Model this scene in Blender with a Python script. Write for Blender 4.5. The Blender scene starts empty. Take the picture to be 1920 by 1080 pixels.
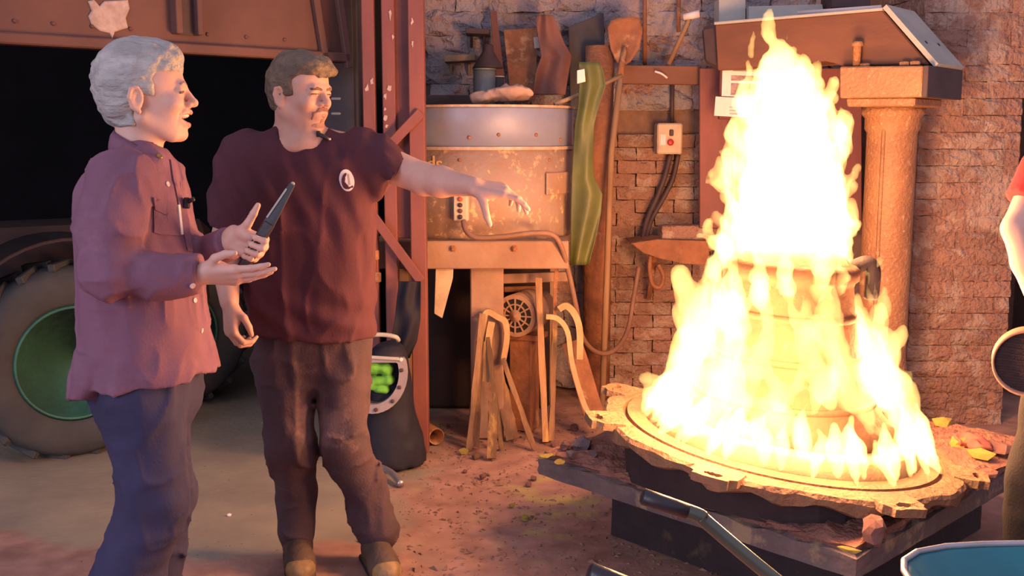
import bpy, bmesh, math, random
import numpy as np
from mathutils import Vector, Matrix
from mathutils.bvhtree import BVHTree

random.seed(7)
RNG = np.random.RandomState(11)
SC = bpy.context.scene
COL = SC.collection

# ---------------------------------------------------------------- camera
CAMZ = 1.52
FPX = 2000.0
PITCH = math.radians(8.2)
cam_d = bpy.data.cameras.new('camera')
cam_d.sensor_width = 36.0
cam_d.lens = FPX / 1920.0 * 36.0
cam_d.clip_start = 0.05
cam_d.clip_end = 60
cam = bpy.data.objects.new('camera', cam_d)
cam.location = (0, 0, CAMZ)
cam.rotation_euler = (math.radians(90) - PITCH, 0, 0)
COL.objects.link(cam)
SC.camera = cam

# ---------------------------------------------------------------- world, lamps, exposure
SC.view_settings.view_transform = 'Standard'
SC.view_settings.look = 'None'
SC.view_settings.gamma = 1.0
SC.view_settings.use_curve_mapping = False
SC.view_settings.exposure = 0.12
SC.cycles.sample_clamp_indirect = 4.0

world = bpy.data.worlds.new('foundry_daylight')
SC.world = world
world.use_nodes = True
world.node_tree.nodes['Background'].inputs['Color'].default_value = (0.62, 0.53, 0.68, 1)
world.node_tree.nodes['Background'].inputs['Strength'].default_value = 0.9


def area_lamp(name, loc, target, size, power, color):
    d = bpy.data.lights.new(name, 'AREA')
    d.shape = 'RECTANGLE'
    d.size, d.size_y = size
    d.energy = power
    d.color = color
    o = bpy.data.objects.new(name, d)
    o.location = loc
    o.rotation_euler = (Vector(target) - Vector(loc)).to_track_quat('-Z', 'Y').to_euler()
    COL.objects.link(o)
    return o


# cool fill lamp added behind the camera, left, to offset the warm firelight
area_lamp('doorway_daylight', (-4.2, -3.2, 2.6), (-0.6, 3.6, 1.0), (3.0, 3.0), 250, (0.76, 0.76, 1.0))

# ---------------------------------------------------------------- geometry of the view: pixel + depth -> place
CP, SP = math.cos(PITCH), math.sin(PITCH)


def ray(px, py):
    u = (px - 960) / FPX
    v = (540 - py) / FPX
    return Vector((u, CP + v * SP, -SP + v * CP))


def at(px, py, d):
    r = ray(px, py)
    return Vector((0, 0, CAMZ)) + r * (d / r.y)


def atz(px, py, z):
    r = ray(px, py)
    return Vector((0, 0, CAMZ)) + r * ((z - CAMZ) / r.z)


# ---------------------------------------------------------------- object helpers
def tag(o, label=None, cat=None, group=None, kind=None):
    if label: o['label'] = label
    if cat: o['category'] = cat
    if group: o['group'] = group
    if kind: o['kind'] = kind
    return o


def link(name, me, mat=None, parent=None, smooth=False):
    o = bpy.data.objects.new(name, me)
    COL.objects.link(o)
    if mat is not None and not me.materials:
        me.materials.append(mat)
    if smooth:
        me.polygons.foreach_set('use_smooth', [True] * len(me.polygons))
    if parent is not None:
        o.parent = parent
        o.matrix_parent_inverse = Matrix.Translation(parent.location).inverted() if parent.rotation_euler == EUL0 else parent.matrix_basis.inverted()
    return o


from mathutils import Euler
EUL0 = Euler((0, 0, 0))


def empty(name, loc, label, cat, group=None):
    o = bpy.data.objects.new(name, None)
    o.empty_display_size = 0.1
    o.location = loc
    COL.objects.link(o)
    return tag(o, label, cat, group)


def mesh_from(verts, faces, name='m'):
    me = bpy.data.meshes.new(name)
    me.from_pydata([tuple(v) for v in verts], [], faces)
    me.validate()
    me.update()
    return me


def bm_mesh(bm, name='m'):
    bmesh.ops.recalc_face_normals(bm, faces=bm.faces)
    me = bpy.data.meshes.new(name)
    bm.to_mesh(me)
    bm.free()
    return me


def basis(x, up=(0, 0, 1)):
    """3x3 with columns X along x, Z close to up"""
    x = Vector(x).normalized()
    z = Vector(up)
    z = (z - x * z.dot(x))
    if z.length < 1e-5:
        z = Vector((0, 1, 0)) - x * x.y
    z.normalize()
    y = z.cross(x)
    return Matrix((x, y, z)).transposed()


def box_mesh(size, bevel=0.0, seg=1, M=None, rough=0.0, sub=0, seed=0):
    bm = bmesh.new()
    bmesh.ops.create_cube(bm, size=1.0)
    for v in bm.verts:
        v.co = Vector((v.co.x * size[0], v.co.y * size[1], v.co.z * size[2]))
    if sub:
        bmesh.ops.subdivide_edges(bm, edges=bm.edges[:], cuts=sub, use_grid_fill=True)
    if bevel > 0 and not sub:
        bmesh.ops.bevel(bm, geom=bm.edges[:] , offset=bevel, segments=seg, affect='EDGES', profile=0.6)
    if rough:
        rr = random.Random(seed)
        for v in bm.verts:
            v.co += Vector((rr.uniform(-1, 1), rr.uniform(-1, 1), rr.uniform(-1, 1))) * rough
    if M is not None:
        bm.transform(M)
    return bm_mesh(bm)


def box(name, c, size, mat, parent=None, R=None, bevel=0.004, rough=0, sub=0, seed=0):
    M = Matrix.Translation(c)
    if R is not None:
        M = M @ (R.to_4x4() if len(R) == 3 else R)
    return link(name, box_mesh(size, bevel, 1, M, rough, sub, seed), mat, parent)


def box_between(name, a, b, w, t, mat, parent=None, up=(0, -1, 0), bevel=0.003, rough=0, sub=0):
    """a bar from a to b, width w across, thickness t along up"""
    a, b = Vector(a), Vector(b)
    R = basis(b - a, up)
    return box(name, (a + b) / 2, ((b - a).length, w, t), mat, parent, R, bevel, rough, sub)


def tube_mesh(pts, r, n=12, cap=True, closed=False):
    pts = [Vector(p) for p in pts]
    N = len(pts)
    rr = r if hasattr(r, '__len__') else [r] * N
    verts, faces = [], []
    prev = None
    for i, p in enumerate(pts):
        if closed:
            t = pts[(i + 1) % N] - pts[i - 1]
        else:
            t = pts[min(i + 1, N - 1)] - pts[max(i - 1, 0)]
        t.normalize()
        if prev is None:
            a = Vector((0, 0, 1)) if abs(t.z) < .9 else Vector((1, 0, 0))
            u = (a - t * a.dot(t)).normalized()
        else:
            u = (prev - t * prev.dot(t)).normalized()
        prev = u
        w = t.cross(u)
        for k in range(n):
            an = 2 * math.pi * k / n
            verts.append(p + (u * math.cos(an) + w * math.sin(an)) * rr[i])
    for i in range(N if closed else N - 1):
        j = (i + 1) % N
        for k in range(n):
            faces.append((i * n + k, i * n + (k + 1) % n, j * n + (k + 1) % n, j * n + k))
    if cap and not closed:
        faces.append(tuple(range(n - 1, -1, -1)))
        faces.append(tuple((N - 1) * n + k for k in range(n)))
    return mesh_from(verts, faces)


def tube(name, pts, r, mat, parent=None, n=12, closed=False):
    return link(name, tube_mesh(pts, r, n, True, closed), mat, parent, True)


def smooth_path(pts, sub=6):
    P = [Vector(p) for p in pts]
    out = []
    for i in range(len(P) - 1):
        p0, p1, p2, p3 = P[max(i - 1, 0)], P[i], P[i + 1], P[min(i + 2, len(P) - 1)]
        for k in range(sub):
            t = k / sub
            out.append(0.5 * ((2 * p1) + (p2 - p0) * t + (2 * p0 - 5 * p1 + 4 * p2 - p3) * t * t + (3 * p1 - p0 - 3 * p2 + p3) * t ** 3))
    out.append(P[-1])
    return out


def lathe_mesh(prof, n=48, M=None, a0=0, a1=2 * math.pi, jit=0.0, seed=0, ring=False):
    """prof: list of (r,z) ; full turn"""
    rr = random.Random(seed)
    verts, faces = [], []
    for (r, z) in prof:
        for k in range(n):
            an = a0 + (a1 - a0) * k / n
            q = r + rr.uniform(-jit, jit)
            verts.append(Vector((q * math.cos(an), q * math.sin(an), z)))
    m = len(prof)
    for i in range(m if ring else m - 1):
        j = (i + 1) % m
        for k in range(n):
            faces.append((i * n + k, i * n + (k + 1) % n, j * n + (k + 1) % n, j * n + k))
    if ring:
        if M is not None:
            verts = [M @ v for v in verts]
        return mesh_from(verts, faces)
    if prof[0][0] > 1e-6:
        faces.append(tuple(range(n - 1, -1, -1)))
    if prof[-1][0] > 1e-6:
        faces.append(tuple((len(prof) - 1) * n + k for k in range(n)))
    if M is not None:
        verts = [M @ v for v in verts]
    return mesh_from(verts, faces)


def prism_mesh(poly, t, M=None, bevel=0.0):
    """poly in XY, extruded t along +Z"""
    n = len(poly)
    bm = bmesh.new()
    vs = [bm.verts.new((p[0], p[1], 0)) for p in poly]
    f = bm.faces.new(vs)
    r = bmesh.ops.extrude_face_region(bm, geom=[f])
    for v in r['geom']:
        if isinstance(v, bmesh.types.BMVert):
            v.co.z += t
    if bevel:
        bmesh.ops.bevel(bm, geom=bm.edges[:], offset=bevel, segments=1, affect='EDGES')
    if M is not None:
        bm.transform(M)
    return bm_mesh(bm)


def px_prism(name, pxs, d, t, mat, parent=None, bevel=0.002, dd=None):
    """outline given on the vertical plane at depth d (or per point depth), thickness t away from the camera"""
    pts = [at(x, y, d if dd is None else dd[i]) for i, (x, y) in enumerate(pxs)]
    n = len(pts)
    verts = pts + [p + Vector((0, t, 0)) for p in pts]
    faces = [tuple(range(n)), tuple(range(2 * n - 1, n - 1, -1))] + [(i, (i + 1) % n, n + (i + 1) % n, n + i) for i in range(n)]
    bm = bmesh.new()
    vs = [bm.verts.new(v) for v in verts]
    for f in faces:
        bm.faces.new([vs[i] for i in f])
    if bevel:
        bmesh.ops.bevel(bm, geom=bm.edges[:], offset=bevel, segments=1, affect='EDGES')
    return link(name, bm_mesh(bm), mat, parent)


# ---------------------------------------------------------------- materials
def mat(name, c1, c2=None, scale=8.0, rough=0.75, metal=0.0, bump=0.15, bscale=40.0, c3=None, c3scale=3.0, c3amt=0.5,
        detail=6, stretch=(1, 1, 1), rand=0.0, spec=0.35, coat=0.0, bdist=0.01, sss=0.0, alpha=None):
    m = bpy.data.materials.new(name)
    m.use_nodes = True
    nt = m.node_tree
    N, L = nt.nodes, nt.links
    b = N['Principled BSDF']
    b.inputs['Roughness'].default_value = rough
    b.inputs['Metallic'].default_value = metal
    b.inputs['Specular IOR Level'].default_value = spec
    if coat: b.inputs['Coat Weight'].default_value = coat
    if sss:
        b.inputs['Subsurface Weight'].default_value = sss
        b.inputs['Subsurface Radius'].default_value = (0.012, 0.005, 0.003)
        b.inputs['Subsurface Scale'].default_value = 1.0
    tc = N.new('ShaderNodeTexCoord')
    mp = N.new('ShaderNodeMapping')
    mp.inputs['Scale'].default_value = stretch
    L.new(tc.outputs['Object'], mp.inputs['Vector'])
    vec = mp.outputs['Vector']
    col = None
    c2 = c2 or tuple(x * .7 for x in c1)
    nz = N.new('ShaderNodeTexNoise')
    nz.inputs['Scale'].default_value = scale
    nz.inputs['Detail'].default_value = detail
    nz.inputs['Roughness'].default_value = .6
    L.new(vec, nz.inputs['Vector'])
    rp = N.new('ShaderNodeValToRGB')
    rp.color_ramp.elements[0].position = .35
    rp.color_ramp.elements[1].position = .65
    rp.color_ramp.elements[0].color = (*c1, 1)
    rp.color_ramp.elements[1].color = (*c2, 1)
    L.new(nz.outputs['Fac'], rp.inputs['Fac'])
    col = rp.outputs['Color']
    if c3:
        n3 = N.new('ShaderNodeTexNoise')
        n3.inputs['Scale'].default_value = c3scale
        n3.inputs['Detail'].default_value = 8
        n3.inputs['Roughness'].default_value = .65
        L.new(vec, n3.inputs['Vector'])
        r3 = N.new('ShaderNodeValToRGB')
        r3.color_ramp.elements[0].position = 1 - c3amt - .04
        r3.color_ramp.elements[1].position = 1 - c3amt + .04
        L.new(n3.outputs['Fac'], r3.inputs['Fac'])
        mx = N.new('ShaderNodeMix')
        mx.data_type = 'RGBA'
        L.new(r3.outputs['Color'], mx.inputs['Factor'])
        L.new(col, mx.inputs['A'])
        mx.inputs['B'].default_value = (*c3, 1)
        col = mx.outputs['Result']
    if rand:
        oi = N.new('ShaderNodeObjectInfo')
        hs = N.new('ShaderNodeHueSaturation')
        mr = N.new('ShaderNodeMapRange')
        mr.inputs['To Min'].default_value = 1 - rand
        mr.inputs['To Max'].default_value = 1 + rand
        L.new(oi.outputs['Random'], mr.inputs['Value'])
        L.new(mr.outputs['Result'], hs.inputs['Value'])
        L.new(col, hs.inputs['Color'])
        col = hs.outputs['Color']
    L.new(col, b.inputs['Base Color'])
    if bump:
        bn = N.new('ShaderNodeTexNoise')
        bn.inputs['Scale'].default_value = bscale
        bn.inputs['Detail'].default_value = 5
        L.new(vec, bn.inputs['Vector'])
        bp = N.new('ShaderNodeBump')
        bp.inputs['Strength'].default_value = bump
        bp.inputs['Distance'].default_value = bdist
        L.new(bn.outputs['Fac'], bp.inputs['Height'])
        L.new(bp.outputs['Normal'], b.inputs['Normal'])
    return m


# ---------------------------------------------------------------- implicit surfaces (sculpting)
_LAT = np.random.RandomState(3).rand(32, 32, 32).astype(np.float32)


def vnoise(P, f=1.0, off=0.0):
    Q = P * f + off
    i = np.floor(Q).astype(np.int32)
    t = (Q - i).astype(np.float32)
    t = t * t * (3 - 2 * t)
    i &= 31
    j = (i + 1) & 31
    x0, y0, z0 = i[:, 0], i[:, 1], i[:, 2]
    x1, y1, z1 = j[:, 0], j[:, 1], j[:, 2]
    tx, ty, tz = t[:, 0], t[:, 1], t[:, 2]
    a = _LAT[x0, y0, z0] * (1 - tx) + _LAT[x1, y0, z0] * tx
    b = _LAT[x0, y1, z0] * (1 - tx) + _LAT[x1, y1, z0] * tx
    c = _LAT[x0, y0, z1] * (1 - tx) + _LAT[x1, y0, z1] * tx
    d = _LAT[x0, y1, z1] * (1 - tx) + _LAT[x1, y1, z1] * tx
    return (a * (1 - ty) + b * ty) * (1 - tz) + (c * (1 - ty) + d * ty) * tz * 1.0 - 0.5


class SDF:
    def __init__(s, M=None):
        s.ops = []
        s.pos = []            # (fn on P,D -> D)
        s.M = M               # world <- local for primitives added with local coordinates

    def _p(s, p):
        p = Vector(p)
        return np.array(s.M @ p if s.M is not None else p, dtype=np.float32)

    def _R(s, R):
        if s.M is not None:
            q = s.M.to_3x3().normalized()
            R = q @ R if R is not None else q
        return None if R is None else np.array(R, dtype=np.float32)

    def _s(s):
        return s.M.to_scale()[0] if s.M is not None else 1.0

    def cone(s, a, b, r1, r2=None, k=.012, op='+'):
        r2 = r1 if r2 is None else r2
        a, b = s._p(a), s._p(b)
        q = s._s()
        r1, r2 = r1 * q, r2 * q
        m = max(r1, r2)
        lo, hi = np.minimum(a, b) - m, np.maximum(a, b) + m
        ba = b - a
        bb = max(float(ba @ ba), 1e-9)

        def f(P):
            pa = P - a
            t = np.clip((pa @ ba) / bb, 0, 1)
            return np.sqrt(((pa - t[:, None] * ba) ** 2).sum(1)) - (r1 + (r2 - r1) * t)
        s.ops.append((op, f, lo, hi, k * q))
        return s

    def chain(s, pts, rs, k=.012, op='+'):
        for i in range(len(pts) - 1):
            s.cone(pts[i], pts[i + 1], rs[i], rs[i + 1], k if i == 0 else min(k, rs[i] * .5 + .004), op)
        return s

    def ell(s, c, r, R=None, k=.012, op='+'):
        c = s._p(c)
        R = s._R(R)
        q = s._s()
        r = np.array(r, dtype=np.float32) * q
        m = float(r.max())
        lo, hi = c - m, c + m

        def f(P):
            X = P - c
            if R is not None:
                X = X @ R
            k0 = np.sqrt(((X / r) ** 2).sum(1))
            k1 = np.sqrt(((X / (r * r)) ** 2).sum(1)) + 1e-6
            return np.where(k0 < 1e-4, -r.min(), k0 * (k0 - 1) / k1)
        s.ops.append((op, f, lo, hi, k * q))
        return s

    def box(s, c, h, R=None, rnd=.004, k=.008, op='+'):
        c = s._p(c)
        R = s._R(R)
        q = s._s()
        h = np.array(h, dtype=np.float32) * q
        rnd *= q
        m = float(np.linalg.norm(h))
        lo, hi = c - m, c + m

        def f(P):
            X = P - c
            if R is not None:
                X = X @ R
            d = np.abs(X) - (h - rnd)
            return np.sqrt((np.maximum(d, 0) ** 2).sum(1)) + np.minimum(d.max(1), 0) - rnd
        s.ops.append((op, f, lo, hi, k * q))
        return s

    def loft(s, secs, yaw=0.0, k=.02, op='+', pw=2.0):
        """secs: (z, cx, cy, rx, ry) upright loft; yaw turns the section axes"""
        S = np.array(sorted([tuple(map(float, q)) for q in secs]), dtype=np.float32)
        ca, sa = math.cos(yaw), math.sin(yaw)
        R = S[:, 3:5].max()
        lo = np.array([S[:, 1].min() - R, S[:, 2].min() - R, S[0, 0]])
        hi = np.array([S[:, 1].max() + R, S[:, 2].max() + R, S[-1, 0]])
        # monotone-ish smooth resample
        zz = np.linspace(S[0, 0], S[-1, 0], 120)
        T = [np.interp(zz, S[:, 0], S[:, i]) for i in range(1, 5)]
        w = np.hanning(9)
        w /= w.sum()
        T = [np.convolve(np.pad(t, 4, mode='edge'), w, 'valid') for t in T]

        def f(P):
            z = P[:, 2]
            cx, cy, rx, ry = [np.interp(z, zz, t) for t in T]
            X, Y = P[:, 0] - cx, P[:, 1] - cy
            x, y = X * ca + Y * sa, -X * sa + Y * ca
            if pw == 2.0:
                k0 = np.sqrt((x / rx) ** 2 + (y / ry) ** 2)
            else:
                k0 = (np.abs(x / rx) ** pw + np.abs(y / ry) ** pw) ** (1 / pw)
            k1 = np.sqrt((x / rx ** 2) ** 2 + (y / ry ** 2) ** 2) + 1e-6
            d2 = np.where(k0 < 1e-3, -np.minimum(rx, ry), k0 * (k0 - 1) / k1)
            dz = np.maximum(S[0, 0] - z, z - S[-1, 0])
            return np.maximum(d2, dz)
        s.ops.append((op, f, lo, hi, k))
        return s

    def plane(s, p, n, k=.003):
        """cut away the side the normal points to"""
        p = s._p(p)
        n = Vector(n).normalized()
        if s.M is not None:
            n = (s.M.to_3x3() @ n).normalized()
        n = np.array(n, dtype=np.float32)
        s.ops.append(('p', lambda P: (P - p) @ n, None, None, k))
        return s

    def sub(s, o, k=.01, op='+'):
        lo, hi = o.bounds()
        s.ops.append((op, o.ev, lo, hi, k))
        return s

    def bounds(s):
        L = [o for o in s.ops if o[0] == '+']
        return np.min([o[2] for o in L], 0) - .01, np.max([o[3] for o in L], 0) + .01

    def ev(s, P, cull=True):
        D = np.full(len(P), .6, dtype=np.float32)
        if cull and len(P):
            plo, phi = P.min(0), P.max(0)
        for op, f, lo, hi, k in s.ops:
            if lo is not None and cull:
                g = k + .03
                if (plo > hi + g).any() or (phi < lo - g).any():
                    continue
            if lo is not None and cull and len(P) > 6000:
                m = np.nonzero(((P > lo - g) & (P < hi + g)).all(1))[0]
                if not len(m):
                    continue
                d = f(P[m])
                Dm = D[m]
            else:
                m = None
                d = f(P)
                Dm = D
            if op == '+':
                h = np.clip(.5 + .5 * (Dm - d) / k, 0, 1)
                r = Dm * (1 - h) + d * h - k * h * (1 - h)
            else:
                if op == '-':
                    d = -d
                h = np.clip(.5 - .5 * (Dm - d) / k, 0, 1)
                r = Dm * (1 - h) + d * h + k * h * (1 - h)
            if m is None:
                D = r
            else:
                D[m] = r
        for g in s.pos:
            D = g(P, D)
        return D

    def mesh(s, h, name='m', pad=.03, zmin=None):
        lo, hi = s.bounds()
        lo = lo - pad
        hi = hi + pad
        if zmin is not None:
            lo[2] = max(lo[2], zmin)
        B = 4
        n = (np.ceil((hi - lo) / (h * B)).astype(int) + 1)
        g = [lo[i] + np.arange(n[i]) * h * B for i in range(3)]
        X, Y, Z = np.meshgrid(*g, indexing='ij')
        C = s.ev(np.stack([X.ravel(), Y.ravel(), Z.ravel()], 1).astype(np.float32), cull=False).reshape(n)
        fn = (n - 1) * B + 1
        F = np.repeat(np.repeat(np.repeat(C, B, 0), B, 1), B, 2)[:fn[0], :fn[1], :fn[2]].copy()
        lim = h * B * 2.1
        A = np.abs(C) < lim
        bl = np.zeros(n - 1, bool)
        for a in (0, 1):
            for b in (0, 1):
                for c in (0, 1):
                    bl |= A[a:n[0] - 1 + a, b:n[1] - 1 + b, c:n[2] - 1 + c]
        ijk = np.argwhere(bl)
        o = np.stack(np.meshgrid(*[np.arange(B + 1)] * 3, indexing='ij'), -1).reshape(-1, 3)
        idx = (ijk[:, None, :] * B + o[None]).reshape(-1, 3)
        flat = np.unique(np.ravel_multi_index(idx.T, fn))
        q = np.stack(np.unravel_index(flat, fn), 1)
        Fr = F.reshape(-1)
        G = 20
        gk = np.ravel_multi_index((q // G).T, fn // G + 1)
        order = np.argsort(gk, kind='stable')
        cuts = np.nonzero(np.diff(gk[order]))[0] + 1
        for ids in np.split(order, cuts):
            Fr[flat[ids]] = s.ev((lo + q[ids] * h).astype(np.float32))
        # naive surface nets on the active cells
        ins = (F < 0).view(np.uint8)
        m = fn - 1
        sm = np.zeros(m, np.uint8)
        for a in (0, 1):
            for b in (0, 1):
                for c in (0, 1):
                    sm += ins[a:m[0] + a, b:m[1] + b, c:m[2] + c]
        act = np.argwhere((sm > 0) & (sm < 8))
        cor = np.array([[a, b, c] for a in (0, 1) for b in (0, 1) for c in (0, 1)])
        V = np.stack([F[act[:, 0] + c[0], act[:, 1] + c[1], act[:, 2] + c[2]] for c in cor], 1)
        acc = np.zeros((len(act), 3))
        cnt = np.zeros(len(act))
        for i in range(8):
            for j in range(i + 1, 8):
                if np.abs(cor[i] - cor[j]).sum() != 1:
                    continue
                x = (V[:, i] < 0) != (V[:, j] < 0)
                t = V[:, i] / np.where(x, V[:, i] - V[:, j], 1)
                acc += np.where(x[:, None], cor[i] + t[:, None] * (cor[j] - cor[i]), 0)
                cnt += x
        verts = lo + (act + acc / cnt[:, None]) * h
        key = np.ravel_multi_index(act.T, m)
        faces = []
        for ax in range(3):
            j = [4, 2, 1][ax]
            e = np.nonzero((V[:, 0] < 0) != (V[:, j] < 0))[0]
            u, w = [(1, 2), (2, 0), (0, 1)][ax]
            base = act[e]
            e = e[(base[:, u] > 0) & (base[:, w] > 0)]
            base = act[e]
            qs = []
            for (du, dw) in ((0, 0), (-1, 0), (-1, -1), (0, -1)):
                cc = base.copy()
                cc[:, u] += du
                cc[:, w] += dw
                kk = np.ravel_multi_index(cc.T, m)
                ii = np.searchsorted(key, kk)
                qs.append(ii)
            Q = np.stack(qs, 1)
            fl = V[e, 0] >= 0
            Q[fl] = Q[fl][:, ::-1]
            faces.append(Q)
        Q = np.concatenate(faces)
        me = bpy.data.meshes.new(name)
        me.vertices.add(len(verts))
        me.vertices.foreach_set('co', verts.astype(np.float32).ravel())
        me.loops.add(len(Q) * 4)
        me.loops.foreach_set('vertex_index', Q.astype(np.int32).ravel())
        me.polygons.add(len(Q))
        me.polygons.foreach_set('loop_start', np.arange(len(Q), dtype=np.int32) * 4)
        me.polygons.foreach_set('use_smooth', np.ones(len(Q), dtype=bool))
        me.update(calc_edges=True)
        me.validate()
        return me


def keep_largest(me):
    """drop tiny floating crumbs"""
    bm = bmesh.new()
    bm.from_mesh(me)
    seen = set()
    groups = []
    for v in bm.verts:
        if v.index in seen:
            continue
        st = [v]
        seen.add(v.index)
        g = []
        while st:
            a = st.pop()
            g.append(a)
            for e in a.link_edges:
                b = e.other_vert(a)
                if b.index not in seen:
                    seen.add(b.index)
                    st.append(b)
        groups.append(g)
    groups.sort(key=len, reverse=True)
    for g in groups[1:]:
        bmesh.ops.delete(bm, geom=g, context='VERTS')
    bm.to_mesh(me)
    bm.free()
    return me


def bvh_of(o):
    me = o.data
    return BVHTree.FromPolygons([v.co.copy() for v in me.vertices], [tuple(p.vertices) for p in me.polygons])


def on_surface(bvh, px, py):
    o = Vector((0, 0, CAMZ))
    hit = bvh.ray_cast(o, ray(px, py).normalized())
    return hit[0], hit[1]

# ================================================================ materials of the place
def world_coords(m):
    """texture by place instead of by object (so alike pieces differ)"""
    nt = m.node_tree
    g = nt.nodes.new('ShaderNodeNewGeometry')
    for n in nt.nodes:
        if n.type == 'MAPPING':
            nt.links.new(g.outputs['Position'], n.inputs['Vector'])
    return m


M_STONE = world_coords(mat('whitewashed_stone', (.34, .25, .235), (.24, .235, .26), 3.2, .9, bump=.9, bscale=26, c3=(.30, .17, .13), c3scale=5, c3amt=.42, rand=.13, bdist=.05))
M_BRICK = world_coords(mat('sooty_brick', (.32, .185, .135), (.24, .125, .088), 7, .9, bump=.9, bscale=45, c3=(.38, .27, .21), c3scale=7, c3amt=.47, rand=.12, bdist=.035))
M_PILLAR = world_coords(mat('pillar_brick', (.34, .155, .07), (.22, .10, .05), 9, .9, bump=1.0, bscale=75, c3=(.42, .24, .12), c3scale=26, c3amt=.43, rand=.07, bdist=.045))
M_MORTAR = mat('lime_mortar', (.24, .15, .11), (.17, .105, .08), 12, .95, bump=.8, bscale=60)
M_PLASTER = mat('grey_plaster', (.16, .13, .135), (.10, .085, .09), 3, .9, bump=.3, bscale=20)
M_DARK = mat('soot_black', (.012, .010, .012), (.007, .006, .008), 3, .95, bump=0)  # darkness of the unlit bay put into the wall colour
M_DARKGREY = mat('dark_grey_paint', (.05, .045, .05), (.035, .03, .036), 6, .7, bump=.1)
M_RUSTPLATE = mat('rust_brown_plate', (.145, .066, .05), (.10, .048, .04), 2.5, .68, bump=.2, bscale=18, c3=(.10, .05, .042), c3scale=2.2, c3amt=.36)
M_REDPAINT = mat('worn_red_paint', (.22, .072, .060), (.15, .052, .046), 4, .62, bump=.2, bscale=25, c3=(.42, .25, .2), c3scale=11, c3amt=.27, stretch=(1, 1, .45))
M_REDDARK = mat('dark_red_paint', (.15, .045, .04), (.10, .035, .032), 4, .7, bump=.2, bscale=25)
M_WHITEPAINT = mat('flaky_white_paint', (.50, .39, .34), (.36, .26, .22), 22, .8, bump=.5, bscale=40)
M_RUST = mat('rusty_iron', (.30, .125, .058), (.18, .075, .04), 9, .8, bump=.5, bscale=50, c3=(.38, .22, .12), c3scale=6, c3amt=.38)
M_IRON = mat('cast_iron_column', (.34, .175, .08), (.25, .12, .06), 5, .55, bump=.8, bscale=60, c3=(.42, .26, .14), c3scale=30, c3amt=.38, spec=.5)
M_BEAM = mat('rusty_red_beam', (.17, .075, .042), (.12, .052, .033), 2.5, .7, bump=.3, bscale=25, c3=(.16, .06, .04), c3scale=3, c3amt=.34, stretch=(.5, 1, 2))
M_GREYSTEEL = mat('grey_green_steel', (.40, .39, .35), (.31, .31, .28), 5, .6, bump=.2, bscale=40, c3=(.17, .11, .09), c3scale=6, c3amt=.32)
M_DARKSTEEL = mat('dark_steel', (.075, .045, .045), (.05, .032, .034), 6, .6, bump=.2)
M_BLACKRUB = mat('black_rubber', (.02, .018, .022), (.014, .012, .016), 10, .45, bump=.1, spec=.5)
M_WOOD = mat('old_wood', (.30, .19, .11), (.19, .11, .062), 7, .8, bump=.5, bscale=30, stretch=(1, 1, .15), rand=.2)
M_WOODY = mat('split_wood', (.29, .165, .08), (.13, .07, .04), 9, .8, bump=.8, bscale=35, c3=(.50, .30, .10), c3scale=7, c3amt=.40, stretch=(1, 1, .2), rand=.55)
M_CREAM = mat('cream_enamel', (.55, .43, .30), (.42, .31, .21), 12, .6, bump=.2)
M_PAPER = mat('paper', (.74, .62, .58), (.66, .54, .50), 9, .85, bump=.1)
M_INK = mat('grey_print', (.16, .12, .12), (.36, .27, .25), 30, .9, bump=0, detail=3)
M_INKLINE = mat('print_line', (.40, .30, .28), (.45, .34, .32), 20, .9, bump=0)
M_CABLE = mat('cable_rubber', (.23, .12, .08), (.17, .09, .06), 10, .6, bump=.1)

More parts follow.
